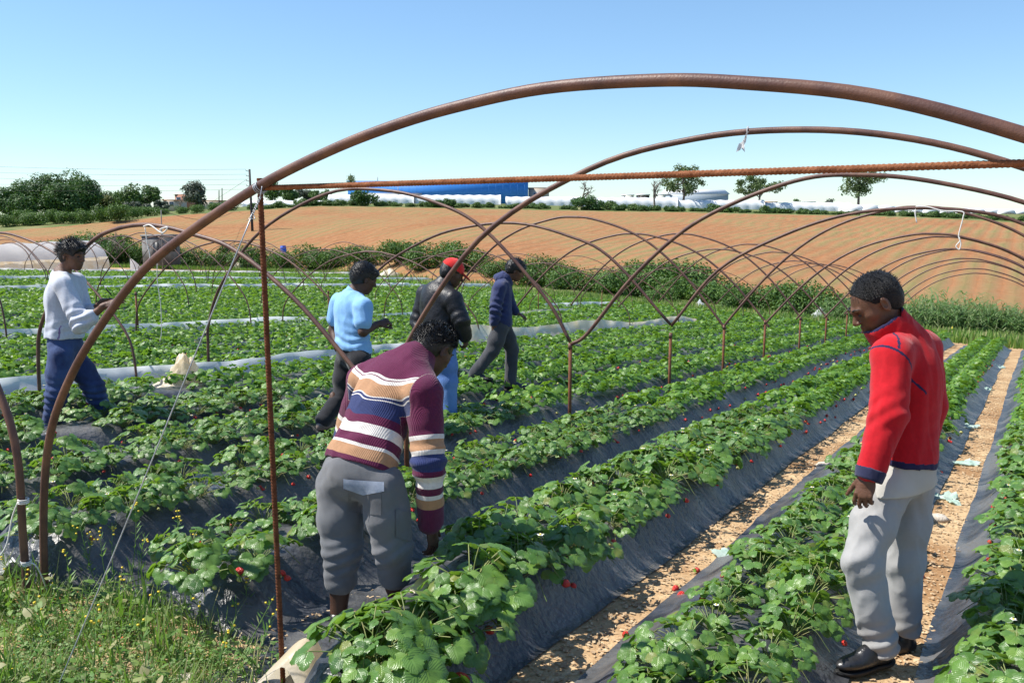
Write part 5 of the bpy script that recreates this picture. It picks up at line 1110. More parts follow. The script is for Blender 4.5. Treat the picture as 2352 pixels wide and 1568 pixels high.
# shirt tail hanging under the jacket
S = Sdf(*bb([J['pelvis'], J['hipL'], J['hipR']], .26), .0055); S.ell(J['pelvis'] + [0, 0, -.005], J['_pb'], np.array([.11, .155, .155]) * 1.02 + .028, .04); 
for s_ in 'LR': S.cone(J['hip' + s_], J['hip' + s_] * .6 + J['kn' + s_] * .4, .114, .108, .04)
S.plane(J['pelvis'] + [0, 0, .1], [0, 0, 1]); S.plane(P(2090, 1140, 3.8), [.05, 0, -1]); S.plane(J['pelvis'] + fR * .10, fR + [0, 0, -.5], .01); S.wrinkle(.004, 47, 3, 3)
buildmesh(S, 'shirt_tail', cloth('cream_shirt', (.42, .405, .36), (.48, .465, .42)), man)
def shoe(J, s_, m, parent, fwd, big=1.0, res=.005, solem=None):
    a, t = J['an' + s_], J['toe' + s_]; fwd = nrm(np.array([t[0] - a[0], t[1] - a[1], 0])); z = a[2] - .055; B = basis(fwd, [0, 0, 1]); c = np.array([a[0], a[1], z]) + fwd * .055; S = Sdf(c - .24, c + .24, res); q = big
    S.ell(c - fwd * .075 + [0, 0, .012], B, np.array([.062, .041, .046]) * q, .02); S.ell(c + fwd * .075 + [0, 0, .0], B, np.array([.105, .047, .032]) * q, .03); S.ell(c + fwd * .0 + [0, 0, .02], B, np.array([.07, .04, .048]) * q, .03); S.cone(np.array([a[0], a[1], z + .02]), np.array([a[0], a[1], z + .07]) - fwd * .01, .044, .046, .02); S.plane(c + [0, 0, -.026], [0, 0, -1]); o = buildmesh(S, 'shoe', m, parent)
    S = Sdf(c - .24, c + .24, res); S.ell(c - fwd * .075 - [0, 0, .028], B, np.array([.064, .043, .03]), .02); S.ell(c + fwd * .075 - [0, 0, .028], B, np.array([.108, .049, .03]), .03); S.cone(c - fwd * .06 - [0, 0, .028], c + fwd * .1 - [0, 0, .028], .03, .036, .03); S.plane(c + [0, 0, -.024], [0, 0, 1]); S.plane(c + [0, 0, -.044], [0, 0, -1]); buildmesh(S, 'sole', solem or M['sole'], o); return o
M['shoe'] = mat('black_leather', (.012, .012, .014), (.03, .03, .032), 10, .3, .15, 90, spec=.6); M['sole'] = mat('black_sole', (.010, .010, .010), rough=.7)
shoe(J, 'L', M['shoe'], man, fR); shoe(J, 'R', M['shoe'], man, fR)
for s_ in 'L':                                # brows and eyes
    pass
def brows(J, sc, parent, m=None):
    B, c = J['_hb'], J['head']; mb = MB()
    for q in (1, -1): mb.add(*tube(crom([c + B @ (np.array(p_) * sc) for p_ in ((.104, .014 * q, .026), (.101, .032 * q, .033), (.085, .052 * q, .028))], 4), np.linspace(.0045, .0025, 9), 5))
    mb.build('eyebrow', M['hair'], parent)
    mb = MB()
    for q in (1, -1): V, F = tube(crom([c + B @ (np.array(p_) * sc) for p_ in ((.0895, .021 * q, .000), (.0935, .031 * q, .001), (.0875, .042 * q, .001))], 3), .0042, 5); mb.add(V, F)
    mb.build('eye', M['dark'], parent)
brows(J, 1.06, man)

# ---- the man in the striped sweater
J = pj(0, head=(996, 802, 4.42), neck=(956, 822, 4.36), chest=(890, 905, 4.30), pelvis=(824, 1076, 4.18), shL=(838, 872, 4.50), shR=(972, 905, 4.17), elL=(800, 1010, 4.62), wrL=(850, 1130, 4.75), elR=(985, 1065, 4.12), wrR=(990, 1208, 4.20),
       hipL=(778, 1112, 4.24), hipR=(880, 1118, 4.12), knL=(787, 1262, 4.22), anL=(776, 1428, 4.24), knR=(902, 1252, 4.16), anR=(915, 1412, 4.34), toeL=(800, 1440, 4.40), toeR=(940, 1418, 4.48))
fS = nrm([.50, .86, 0]); spn = J['neck'] - J['pelvis']; J['_tb'] = basis(np.cross(nrm(J['shL'] - J['shR']), nrm(spn)), spn); J['_pb'] = basis(fS + [0, 0, -.5], spn * .6 + [0, 0, .5]); J['_lb'] = fS; J['_hb'] = basis(nrm([.50, .62, -.60]), nrm([.42, .42, .8]))
J['_handR'] = ([.12, .05, -1], [.85, -.5, .1], -1, dict(curl=(.30, .40, .3), thumb_out=.75)); J['_handL'] = ([.2, .3, -1], [-.8, .3, 0], 1, dict(curl=(.4, .4, .3)))
man = person('man bent over a bed picking, in maroon striped sweater and grey knee shorts', J)
S = body_sdf(J, .005, 1.0, head_sc=1.04); buildmesh(S, 'body', M['skin_dark'], man); hair(J, 1.04, M['hair'], man, .007, .0016, front=.3, n=5200, L_=.022, seed=5, res=.0045, lift=-.12); brows(J, 1.04, man)
S = Sdf(*bb([J[k] for k in ('shL', 'shR', 'elL', 'elR', 'wrL', 'wrR', 'neck', 'pelvis', 'chest')], .26), .0055)
hemc = P(815, 1062, 4.12); hemn = nrm(-(J['chest'] - J['pelvis']) + [0, 0, -.10]); torso_cloth(S, J, 1.02, .030, .06, (.086, .076, .060), .088, .93, (hemc, hemn)); S.cone(J['neck'] - nrm(spn) * .05, J['neck'] + (J['head'] - J['neck']) * .28, .100, .082, .03)
S.wrinkle(.008, 51, 2.6, 3); S.folds(J['elR'], J['elR'] - J['shR'], .006, .06, .12, .4, 4); S.folds(J['pelvis'] * .7 + J['chest'] * .3, spn, .007, .07, .07, .5, 5)
wax = nrm(J['wrR'] - J['elR'])
def strattr(V):
    dt, t = segd(V, J['neck'] + nrm(spn) * .05, J['pelvis']); tt_ = ((V - J['neck']) @ nrm(J['pelvis'] - J['neck'])) / np.linalg.norm(J['pelvis'] - J['neck'])
    # the stripes sag a little at the flanks, as a pulled knit does
    n_ = np.linalg.norm(spn); lat = (V - J['chest']) @ J['_tb'][:, 1]; st = tt_ * n_ + .9 * lat ** 2 + .018 * snoise(V, 53, 2, 2.0)
    res = st / .66; wool = (V @ J['_tb'][:, 1]) * 900
    for s_ in 'LR':
        d1, t1 = segd(V, J['sh' + s_], J['el' + s_]); d2, t2 = segd(V, J['el' + s_], J['wr' + s_]); l1 = np.linalg.norm(J['el' + s_] - J['sh' + s_]); l2 = np.linalg.norm(J['wr' + s_] - J['el' + s_])
        arm = np.where(d1 < d2, t1 * l1, l1 + t2 * l2); lat_s = (V - J['sh' + s_]) @ J['_tb'][:, 1] * (1 if s_ == 'L' else -1); far_ = np.minimum(d1, d2); tor = np.linalg.norm((V - J['chest']) - np.outer((V - J['chest']) @ nrm(spn), nrm(spn)), axis=1)
        isarm = (far_ < .115) & ((arm > .10) | (lat_s > .02)) & (tor > .165) | ((far_ < .10) & (arm > .2) & (tor > .15)); res = np.where(isarm, 1.0 + .999 * arm / (l1 + l2) * .93, res); wool = np.where(isarm, np.arctan2((V - J['el' + s_])[:, 0], (V - J['el' + s_])[:, 1]) * 60, wool)
    return {'stripe': np.clip(res / 2.0, 0, 1), 'rib': wool}
mar, wht, tan_, blu = (.105, .016, .052), (.66, .62, .58), (.42, .235, .13), (.030, .042, .125)
def stripes():
    t = [(0, mar), (.30, wht), (.315, mar), (.33, wht), (.345, tan_), (.43, wht), (.445, blu), (.46, wht), (.475, blu), (.58, mar), (.64, wht), (.715, mar), (.79, wht), (.80, mar), (.815, wht), (.825, tan_), (.885, mar)]
    a = [(0, mar), (.27, wht), (.28, mar), (.30, wht), (.31, tan_), (.385, wht), (.395, blu), (.415, wht), (.425, blu), (.50, mar), (.545, wht), (.63, mar), (.70, wht), (.71, mar), (.725, wht), (.735, tan_), (.81, mar)]
    a = [(0, mar), (.30, wht), (.335, tan_), (.41, wht), (.44, blu), (.52, mar), (.56, wht), (.65, mar), (.71, wht), (.745, tan_), (.82, mar)]
    t = [(0, mar), (.285, wht), (.297, mar), (.309, wht), (.321, mar), (.328, wht), (.34, tan_), (.43, wht), (.443, blu), (.455, wht), (.468, blu), (.575, mar), (.635, wht), (.715, mar), (.785, wht), (.81, tan_), (.89, mar)]
    return [(p * .5, c) for p, c in t] + [(.5 + p * .5 * .93, c) for p, c in a]
st_ = stripes()
M['knit'] = attrmat('striped_knit', 'stripe', st_, .95, .5, 300, True, 'rib')
buildmesh(S, 'sweater', M['knit'], man, strattr)
S = Sdf(*bb([J[k] for k in ('pelvis', 'hipL', 'hipR', 'knL', 'knR', 'anL', 'anR', 'chest')], .22), .0055)
leg_cloth(S, J, .98, np.array([.108, .104, .090, .078]), .40, .035); S.ell(J['pelvis'] - fS * .03 + [0, 0, -.01], J['_pb'], (.11, .155, .12), .05)
for s_ in 'LR': S.plane(J['pelvis'] + (J['chest'] - J['pelvis']) * .42, J['chest'] - J['pelvis'])
S.wrinkle(.007, 55, 3.2, 4); S.folds(J['knL'] - [0, 0, .03], [.15, .1, 1], .0055, .055, .09, 1.1, 1); S.folds(J['knR'] - [0, 0, .03], [-.2, .1, 1], .0050, .06, .09, 1.2, 2); S.folds(J['pelvis'] * .8 + J['chest'] * .2, spn, .005, .03, .05, .5, 3)
M['grey'] = cloth('grey_cotton', (.125, .13, .14), (.165, .165, .175), scale=4); sh = buildmesh(S, 'shorts', M['grey'], man)
# back pocket with a paler flap, a real patch following the seat
def patch(o, cx, cy, wpx, hpx, t0, parent, name, m, lift=.004, nu=9, nv=7, skew=0.0, pts=None):
    from mathutils.bvhtree import BVHTree
    me = o.data; bv = BVHTree.FromPolygons([v.co for v in me.vertices], [p_.vertices for p_ in me.polygons]); V = []
    for i in range(nv):
        for j in range(nu):
            y = cy + hpx * (i / (nv - 1) - .5); x = cx + wpx * (j / (nu - 1) - .5); yy2 = y + skew * (x - cx) / wpx; 
            if pts == 'flap' and i == nv - 1: yy2 += hpx * .45 * (1 - abs(j / (nu - 1) * 2 - 1)) - hpx * .2
            d = Vector(ray(x, yy2).tolist()).normalized(); hit = bv.ray_cast(Vector((0, 0, CAMZ)), d)
            if hit[0] is None: return None
            V.append(np.array(hit[0]) + np.array(hit[1]) * lift * (1 if hit[1].dot(d) < 0 else -1))
    V = np.array(V); F = gridF(nv, nu)[:, ::-1]
    return mesh(name, V, F, m, parent)
M['grey_pocket'] = cloth('grey_pocket_cloth', (.11, .115, .125), (.145, .145, .155)); M['flap'] = cloth('pale_blue_flap', (.24, .28, .36), (.34, .38, .46), scale=30)
pk = patch(sh, 838, 1140, 76, 78, 4.1, man, 'pocket', M['grey_pocket'], .003, skew=8)
patch(sh, 836, 1116, 92, 26, 4.1, man, 'pocket_flap', M['flap'], .007, skew=8, pts='flap')
patch(sh, 925, 1205, 34, 66, 4.1, man, 'cargo_pocket', M['grey_pocket'], .006, skew=10)
for s_ in 'LR': shoe(J, s_, M['shoe'], man, fS, 1.0, .007)

# ---- the man in the white sweatshirt
J = pj(0, head=(166, 586, 7.75), neck=(140, 632, 7.78), chest=(145, 690, 7.78), pelvis=(150, 790, 7.78), shL=(175, 648, 7.96), shR=(145, 655, 7.58), elR=(186, 745, 7.52), wrR=(240, 702, 7.50), elL=(196, 728, 7.96), wrL=(238, 692, 7.86),
       hipL=(165, 815, 7.88), hipR=(140, 815, 7.68), knR=(131, 905, 7.68), anR=(114, 1000, 7.78), knL=(215, 890, 7.90), anL=(248, 985, 8.0), toeR=(150, 1018, 7.68), toeL=(285, 998, 8.0))
fW_ = nrm([.93, -.28, 0]); J['_tb'] = basis(fW_, J['neck'] - J['pelvis']); J['_pb'] = basis(fW_, [0, 0, 1]); J['_lb'] = fW_; J['_hb'] = basis(nrm([.93, -.30, -.14]), [.1, 0, 1])
J['_handR'] = ([.80, .25, .35], [.1, -.5, .9], 1, dict(curl=(.18, .3, .3), thumb_out=.5)); J['_handL'] = ([.9, -.2, .2], [0, .3, .9], -1, dict(curl=(.3, .5, .4), thumb_out=.5))
man = person('man in pale grey sweatshirt and blue jeans standing at left with hands held together', J)
buildmesh(body_sdf(J, .0075, 1.0, head_sc=1.05), 'body', M['skin'], man); hair(J, 1.05, M['hair'], man, .014, .006, front=.45, n=3000, L_=.045, seed=8, res=.006, fring=.008, lift=.2); brows(J, 1.05, man)
S = Sdf(*bb([J[k] for k in ('shL', 'shR', 'elL', 'elR', 'wrL', 'wrR', 'neck', 'pelvis', 'chest')], .26), .008)
torso_cloth(S, J, 1.0, .026, .06, (.082, .078, .064), .080, .42, (P(152, 774, 7.78), [-.05, 0, -1])); S.cone(J['neck'] - [0, 0, .06], J['neck'] - [0, 0, .005], .085, .07, .03); S.wrinkle(.007, 61, 2.6, 3, stretch=(1.4, 1.4, .6)); S.folds(J['elR'], J['elR'] - J['shR'], .012, .07, .12, .6, 2); S.folds(J['pelvis'] + [0, 0, .14], [0, 0, 1], .008, .08, .08, .6, 1)
def whattr(V):
    d = np.full(len(V), 1.0); L_ = [J['shR'] + [-.02, -.02, .10], J['shR'] + [.075, -.07, .0], J['shR'] * .5 + J['elR'] * .5 + [.05, -.08, .02], J['elR'] + [.05, -.05, .05], J['elR'] * .75 + J['wrR'] * .25 + [0, -.07, .05]]
    for a, b in zip(L_[:-1], L_[1:]): d = np.minimum(d, segd(V, a, b)[0])
    x, y, _ = px(V); q1 = np.abs((V - J['elR']) @ nrm(fW_ * .85 + np.array([0, 0, .5]))) < .006; f = (d < .034) * (np.abs((V - J['shR'] * .5 - J['elR'] * .5) @ nrm(np.cross(J['elR'] - J['shR'], [0, -1, 0])) - .035) < .008) * .5; f = np.maximum(f, ((V[:, 2] < J['elR'][2] - .02) & (np.abs((V - J['pelvis']) @ fW_ - .07) < .007) & (V[:, 1] < J['pelvis'][1] - .05)) * .5)
    # faint red lettering across the shoulder blades (illegible at this size)
    s = (x - 98) / 28; ln = 600 + 9 * s + 6 * s * s; inl = (s > 0) & (s < 1) & (np.abs(y - ln) < 2.6) & (np.sin(s * 40) + .6 * np.sin(y * 2.2) > -.1); f = np.maximum(f, inl * .8 * (V[:, 1] < J['chest'][1] + .1)); return {'mark': f}
M['sweat'] = attrmat('pale_grey_sweatshirt', 'mark', [(0, (.50, .53, .60)), (.4, (.20, .14, .28)), (.7, (.62, .30, .36))], .95, .25, 300); buildmesh(S, 'sweatshirt', M['sweat'], man, whattr)
S = Sdf(*bb([J[k] for k in ('pelvis', 'hipL', 'hipR', 'knL', 'knR', 'anL', 'anR', 'chest')], .22), .008); leg_cloth(S, J, 1.0, np.array([.104, .100, .088, .080]), 1.0, .04); S.plane(J['pelvis'] + [0, 0, .16], [0, 0, 1]); S.wrinkle(.006, 63, 3, 4)
for kk in ('knR', 'knL', 'anR', 'anL'): S.folds(J[kk] + [0, 0, -.05], [.1, 0, 1], .009, .06, .14, .6, 3)
M['jeans'] = mat('blue_denim', (.010, .020, .075), (.024, .050, .15), 3, .9, .3, 300, sheen=.1, base3=(.045, .085, .21), scale3=3); buildmesh(S, 'jeans', M['jeans'], man)
for s_ in 'LR': shoe(J, s_, M['shoe'], man, fW_, 1.0, .009)
mb = MB(); a = P(255, 676, 7.62); mb.add(*tube(np.array([a, a + [-.03, 0, .035], a + [-.045, 0, .06]]), .006, 6)); tag(mb.build('pruning_knife', M['dark']), 'small dark knife in the hands of the man in the pale sweatshirt', 'knife')

# ---- the man in the light blue polo shirt
J = pj(0, head=(836, 638, 7.56), neck=(812, 676, 7.58), chest=(806, 726, 7.58), pelvis=(812, 812, 7.56), shL=(778, 694, 7.74), shR=(834, 705, 7.42), elL=(765, 758, 7.78), wrL=(775, 800, 7.66), elR=(834, 762, 7.38), wrR=(868, 744, 7.52),
       hipL=(795, 832, 7.66), hipR=(826, 832, 7.46), knL=(788, 905, 7.66), anL=(742, 965, 7.45), knR=(846, 900, 7.62), anR=(848, 1010, 7.78), toeL=(752, 998, 7.52), toeR=(880, 1022, 7.9))
fP = nrm([.62, .78, 0]); J['_tb'] = basis(fP, J['neck'] - J['pelvis']); J['_pb'] = basis(fP, [0, 0, 1]); J['_lb'] = fP; J['_hb'] = basis(nrm([.72, .48, -.38]), [.3, .1, 1])
J['_handR'] = ([.85, .3, .25], [0, -.6, .8], 1, dict(curl=(.9, 1.0, .8), thumb_out=.4)); J['_handL'] = ([.3, .4, -.8], [-.8, .3, 0], 1, dict())
man = person('man in light blue polo shirt and black trousers seen from behind, fist raised', J)
buildmesh(body_sdf(J, .0075, .98, head_sc=1.06), 'body', M['skin_dark'], man); hair(J, 1.06, M['hair'], man, .011, .003, front=.35, n=1500, L_=.03, seed=9, lift=.05, res=.006, fring=.006)
S = Sdf(*bb([J[k] for k in ('shL', 'shR', 'elL', 'elR', 'neck', 'pelvis', 'chest')], .26), .0075)
torso_cloth(S, J, .98, .024, .06, (.078, .074, .06), 0.074, -.40, (P(810, 803, 7.56), [-.15, 0, -1]))
for s_ in 'LR': e = J['sh' + s_] + (J['el' + s_] - J['sh' + s_]) * .80; S.plane(e, [0, 0, -1]) if False else None
S.wrinkle(.007, 71, 3.2, 3, stretch=(1.2, 1.2, .7)); S.folds(J['pelvis'] + [0, 0, .10], [.3, 0, 1], .010, .07, .10, .7, 2); S.folds(J['chest'], [.6, 0, .6], .006, .11, .16, .3, 1)
M['polo'] = cloth('light_blue_pique', (.22, .44, .74), (.25, .48, .78), scale=3); buildmesh(S, 'polo_shirt', M['polo'], man)
S = Sdf(J['neck'] - .2, J['neck'] + .2, .006); cd = nrm(J['head'] - J['neck'] + [0, 0, .02]); S.cone(J['neck'] - cd * .05, J['neck'] + cd * .025, .092, .078, .01); S.cone(J['neck'] - cd * .1, J['neck'] + cd * .1, .068, .066, .004, True); S.plane(J['neck'] + cd * .032, cd + np.array([.25, .2, 0])); buildmesh(S, 'collar', M['polo'], man)
S = Sdf(*bb([J[k] for k in ('pelvis', 'hipL', 'hipR', 'knL', 'knR', 'anL', 'anR', 'chest')], .22), .009); leg_cloth(S, J, 1.0, np.array([.100, .095, .078, .066]), 1.0, .04); S.plane(J['pelvis'] + [0, 0, .13], [0, 0, 1]); S.wrinkle(.006, 73, 3, 3)
M['blackc'] = cloth('black_cotton', (.010, .010, .013), (.02, .02, .024)); buildmesh(S, 'trousers', M['blackc'], man)
M['shoe_brown'] = mat('worn_brown_shoe', (.14, .10, .08), (.25, .2, .17), 12, .8); shoe(J, 'L', M['shoe_brown'], man, fP, 1.0, .009); shoe(J, 'R', M['shoe_brown'], man, fP, 1.0, .009)

# ---- the man in the red cap and black leather jacket
J = pj(0, head=(1038, 627, 8.45), neck=(1014, 660, 8.47), chest=(1006, 705, 8.47), pelvis=(1010, 785, 8.45), shL=(978, 676, 8.64), shR=(1040, 688, 8.30), elL=(962, 735, 8.66), wrL=(968, 782, 8.55), elR=(1058, 735, 8.26), wrR=(1068, 772, 8.34),
       hipL=(995, 805, 8.54), hipR=(1022, 805, 8.36), knL=(998, 875, 8.55), anL=(985, 975, 8.55), knR=(1028, 875, 8.36), anR=(1030, 975, 8.36), toeL=(1010, 985, 8.7), toeR=(1055, 985, 8.5))
fC = nrm([.66, .75, 0]); J['_tb'] = basis(fC, J['neck'] - J['pelvis']); J['_pb'] = basis(fC, [0, 0, 1]); J['_lb'] = fC; J['_hb'] = basis(nrm([.84, .30, -.42]), [.35, .1, 1])
J['_handR'] = ([.1, .2, -1], [.8, -.5, 0], -1, dict(curl=(.6, .7, .5), thumb_out=.4)); J['_handL'] = ([.2, .2, -1], [-.8, .4, 0], 1, dict(curl=(.6, .7, .5)))
man = person('man in black leather jacket and red cap seen from behind', J)
buildmesh(body_sdf(J, .008, 1.0, head_sc=1.05), 'body', M['skin_dark'], man); hair(J, 1.05, M['hair'], man, .006, .003, front=.0, seed=10, res=.007)
S = Sdf(*bb([J[k] for k in ('shL', 'shR', 'elL', 'elR', 'wrL', 'wrR', 'neck', 'pelvis', 'chest')], .28), .008)
torso_cloth(S, J, 1.06, .040, .06, (.090, .084, .066), .088, .98, (P(1012, 800, 8.45), [0, 0, -1])); S.cone(J['neck'] - [0, 0, .03], J['neck'] + (J['head'] - J['neck']) * .25, .10, .088, .02); S.wrinkle(.006, 81, 2.6, 3); S.folds(J['elR'], J['elR'] - J['shR'], .005, .08, .12, .9, 2); S.folds(J['elL'], J['elL'] - J['shL'], .005, .08, .12, .9, 3)
M['leather'] = mat('black_leather_jacket', (.006, .006, .008), (.013, .013, .016), 6, .46, .25, 60, spec=.4); buildmesh(S, 'jacket', M['leather'], man)
S = Sdf(*bb([J[k] for k in ('pelvis', 'hipL', 'hipR', 'knL', 'knR', 'anL', 'anR', 'chest')], .22), .009); leg_cloth(S, J, 1.0, np.array([.104, .100, .088, .080]), 1.0, .04); S.plane(J['pelvis'] + [0, 0, .1], [0, 0, 1]); S.wrinkle(.006, 83, 3, 3)
buildmesh(S, 'jeans', mat('light_blue_denim', (.085, .17, .42), (.15, .27, .55), 5, .9, .3, 300), man)
S = Sdf(J['head'] - .24, J['head'] + .24, .006); B, c = J['_hb'], J['head'] ; q = lambda f, l, u: c + B @ (np.array([f, l, u]) * 1.05)
S.ell(q(-.010, 0, .045), B, np.array([.108, .088, .092]) * 1.05, .01); S.plane(q(0, 0, .032), B @ np.array([-.12, 0, -1]), .006); S.ell(q(-.112, 0, .036), B, np.array([.02, .026, .022]), .004, True); buildcap = S
S2 = Sdf(J['head'] - .26, J['head'] + .26, .005); S2.ell(q(.105, 0, .030), basis(B @ np.array([1, 0, -.32]), B[:, 2]), np.array([.088, .074, .009]) * 1.05, .01); S2.plane(q(.07, 0, 0), B @ np.array([-1, 0, 0]))
M['cap'] = cloth('red_cap_cloth', (.62, .02, .02), (.70, .035, .03), scale=20); cp = empty('cap', J['head'], 'red baseball cap worn by the man in the leather jacket', 'cap'); buildmesh(buildcap, 'crown', M['cap'], cp); buildmesh(S2, 'visor', M['cap'], cp)
V, F = tube(np.array([q(-.01, 0, .136), q(-.01, 0, .142)]), .009, 8); mesh('button', V, F, M['cap'], cp)
for s_ in 'LR': shoe(J, s_, M['shoe'], man, fC, 1.0, .01)

# ---- the man in the navy hoodie
J = pj(0, head=(1184, 620, 10.6), neck=(1160, 643, 10.62), chest=(1151, 680, 10.62), pelvis=(1150, 742, 10.6), shL=(1160, 660, 10.80), shR=(1148, 662, 10.44), elL=(1172, 700, 10.84), wrL=(1184, 716, 10.82), elR=(1138, 710, 10.40), wrR=(1136, 742, 10.44),
       hipL=(1158, 758, 10.69), hipR=(1148, 758, 10.51), knL=(1176, 802, 10.69), anL=(1172, 878, 10.7), knR=(1132, 805, 10.52), anR=(1090, 858, 10.5), toeL=(1192, 886, 10.7), toeR=(1100, 878, 10.5))
fN = nrm([.97, .22, 0]); J['_tb'] = basis(fN + [0, 0, -.1], J['neck'] - J['pelvis']); J['_pb'] = basis(fN, [0, 0, 1]); J['_lb'] = fN; J['_hb'] = basis(nrm([.86, .12, -.50]), [.45, 0, 1])
J['_handR'] = ([.05, 0, -1], [-.3, -.9, 0], -1, dict(curl=(.25, .35, .3), thumb_out=.5)); J['_handL'] = ([.85, 0, -.45], [.3, -.2, .9], -1, dict(curl=(.15, .2, .2), thumb_out=.5, spread=.3))
man = person('man in navy hoodie and dark trousers walking to the right between the beds', J)
buildmesh(body_sdf(J, .008, .97, head_sc=1.02), 'body', M['skin'], man); hair(J, 1.02, M['hair'], man, .017, .007, front=.35, n=1200, L_=.04, seed=12, res=.007, fring=.006)
S = Sdf(*bb([J[k] for k in ('shL', 'shR', 'elL', 'elR', 'wrL', 'wrR', 'neck', 'pelvis', 'chest')], .26), .008); torso_cloth(S, J, .98, .024, .06, (.076, .070, .054), .074, .97, (P(1150, 748, 10.6), [0, 0, -1])); S.wrinkle(.008, 91, 3, 3); S.folds(J['elR'], J['elR'] - J['shR'], .010, .07, .12, .5, 2); nv = cloth('navy_sweatshirt', (.020, .028, .085), (.030, .040, .11), scale=4); buildmesh(S, 'hoodie', nv, man)
S = Sdf(J['neck'] - .24, J['neck'] + .24, .0075); S.ell(J['neck'] - fN * .055 + [0, 0, .015], basis(fN + [0, 0, -.5], [0, 0, 1]), (.085, .105, .062), .03); S.cone(J['neck'] + [0, 0, -.03], J['neck'] + [0, 0, .02], .098, .095, .03); S.cone(J['neck'] + [0, 0, -.02] + fN * .02, J['neck'] + [0, 0, .2] + fN * .09, .066, .085, .01, True); S.wrinkle(.006, 93, 6, 3); buildmesh(S, 'hood', nv, man)
S = Sdf(*bb([J[k] for k in ('pelvis', 'hipL', 'hipR', 'knL', 'knR', 'anL', 'anR', 'chest')], .22), .009); leg_cloth(S, J, .98, np.array([.100, .095, .078, .072]), 1.0, .04); S.plane(J['pelvis'] + [0, 0, .12], [0, 0, 1]); S.wrinkle(.007, 95, 3, 3); buildmesh(S, 'trousers', cloth('charcoal_cotton', (.045, .046, .052), (.065, .065, .072)), man)
for s_ in 'LR': shoe(J, s_, M['shoe'], man, fN, 1.0, .01)
# ------------------------------------------------------------------ weedy headland, litter in the furrows
gW = np.random.default_rng(91)
def hlpts(n, clump=0, rad=.1):
    out = []
    while len(out) < n:
        u, v = gW.uniform(1.3, 2.72), gW.uniform(1.95, 6.2)
        if u > ustart(v) + .02 and v < 6.0: continue
        if v < 2.55 and u > 2.35: continue
        if gW.uniform() > .16 + .84 * (snoise(np.array([[u, v, 0.0]]), 95, 3, 1.1)[0] + .35 * (u - 2.0) > -.05): continue
        if clump: 
            for _ in range(clump): out.append((u + gW.normal(0, rad), v + gW.normal(0, rad)))
        else: out.append((u, v))
    return np.array(out[:n])
V_, F_, MI_, nb_ = [], [], [], 0
def addw(V, F, mi):
    global nb_
    V_.append(np.asarray(V, float)); F_.append(np.asarray(F) + nb_); MI_.append(np.full(len(F), mi)); nb_ += len(V)
q = hlpts(10000, 40, .08); V, F = blades(FW(q[:, 0], q[:, 1], 0.0), 10000, .085, .0030, 92, 1.1); addw(V, F, 0)
q = hlpts(1500, 12, .04); q = q[q[:, 0] > 1.75]; V, F = blades(FW(q[:, 0], q[:, 1], 0.0), len(q), .21, .0045, 93, .8); addw(V, F, 0)
# low broad leaved weeds
def rosettes(n, nl, rad, size, hgt, mi):
    q = hlpts(n); c = FW(q[:, 0], q[:, 1], 0.0); k = n * nl; cc = np.repeat(c, nl, 0); az = gW.uniform(0, 6.28, k); d = np.stack([np.cos(az), np.sin(az), 0 * az], -1); r_ = rad * np.sqrt(gW.uniform(.02, 1, k)); org = cc + d * r_[:, None] + np.stack([0 * az, 0 * az, hgt * gW.uniform(.1, 1, k)], -1)
    FR = frames(d + np.stack([0 * az, 0 * az, gW.uniform(-.3, .6, k)], -1) + gW.normal(0, .3, (k, 3)), np.array([0, 0, 1.0]) + gW.normal(0, .3, (k, 3))); V0_, F0_, _u = LF['mid']; V0_ = V0_ * np.array([.62, 1, 1]); sc = size * gW.uniform(.5, 1.3, k)
    VV = np.einsum('nij,vj->nvi', FR, V0_) * sc[:, None, None] + org[:, None]; addw(VV.reshape(-1, 3), (F0_[None] + (np.arange(k) * len(V0_))[:, None, None]).reshape(-1, 4), mi)
rosettes(520, 30, .075, .016, .075, 1); rosettes(150, 16, .08, .030, .07, 1); rosettes(60, 14, .11, .055, .12, 0)
# dry straw, clods, tiny flowers
n = 6500; q = hlpts(n, 8, .16); c = FW(q[:, 0], q[:, 1], 0.006); az = gW.uniform(0, 6.28, n); d = np.stack([np.cos(az), np.sin(az), gW.uniform(-.1, .3, n)], -1) * gW.uniform(.02, .07, n)[:, None]; s = np.stack([-np.sin(az), np.cos(az), 0 * az], -1) * .0016
V = np.stack([c - s, c + s, c + d + s, c + d - s], 1).reshape(-1, 3); addw(V, np.arange(4 * n).reshape(n, 4), 2)
OCT = np.array([[1, 0, 0], [-1, 0, 0], [0, 1, 0], [0, -1, 0], [0, 0, 1], [0, 0, -1.0]]); OF = np.array([[0, 2, 4], [2, 1, 4], [1, 3, 4], [3, 0, 4], [2, 0, 5], [1, 2, 5], [3, 1, 5], [0, 3, 5]]); OF = np.concatenate([OF, OF[:, 2:]], 1)
SPH = []
def clods(q, smin, smax, mi, lift=0.0):
    for u, v in q:
        s = gW.uniform(smin, smax); P_ = OCT * s * gW.uniform(.6, 1.3, (6, 1)) * np.array([1, 1, .6]) + fw(u, v, lift); addw(P_, OF, mi)
clods(hlpts(2600, 4, .2), .004, .018, 3); clods(hlpts(60), .003, .0075, 4, .06); clods(hlpts(40), .003, .006, 5, .10)
FF4 = np.concatenate([f[:, :4] for f in F_]); 
M['clod'] = mat('soil_clod', (.42, .28, .15), (.58, .44, .27), 20, .95, .4, 80)
tri = np.concatenate([f[:, :3] for f, m in zip(F_, MI_) if m[0] >= 3]); quad = np.concatenate([f for f, m in zip(F_, MI_) if m[0] < 3])
mi = np.concatenate([m for m in MI_ if m[0] < 3] + [m for m in MI_ if m[0] >= 3])
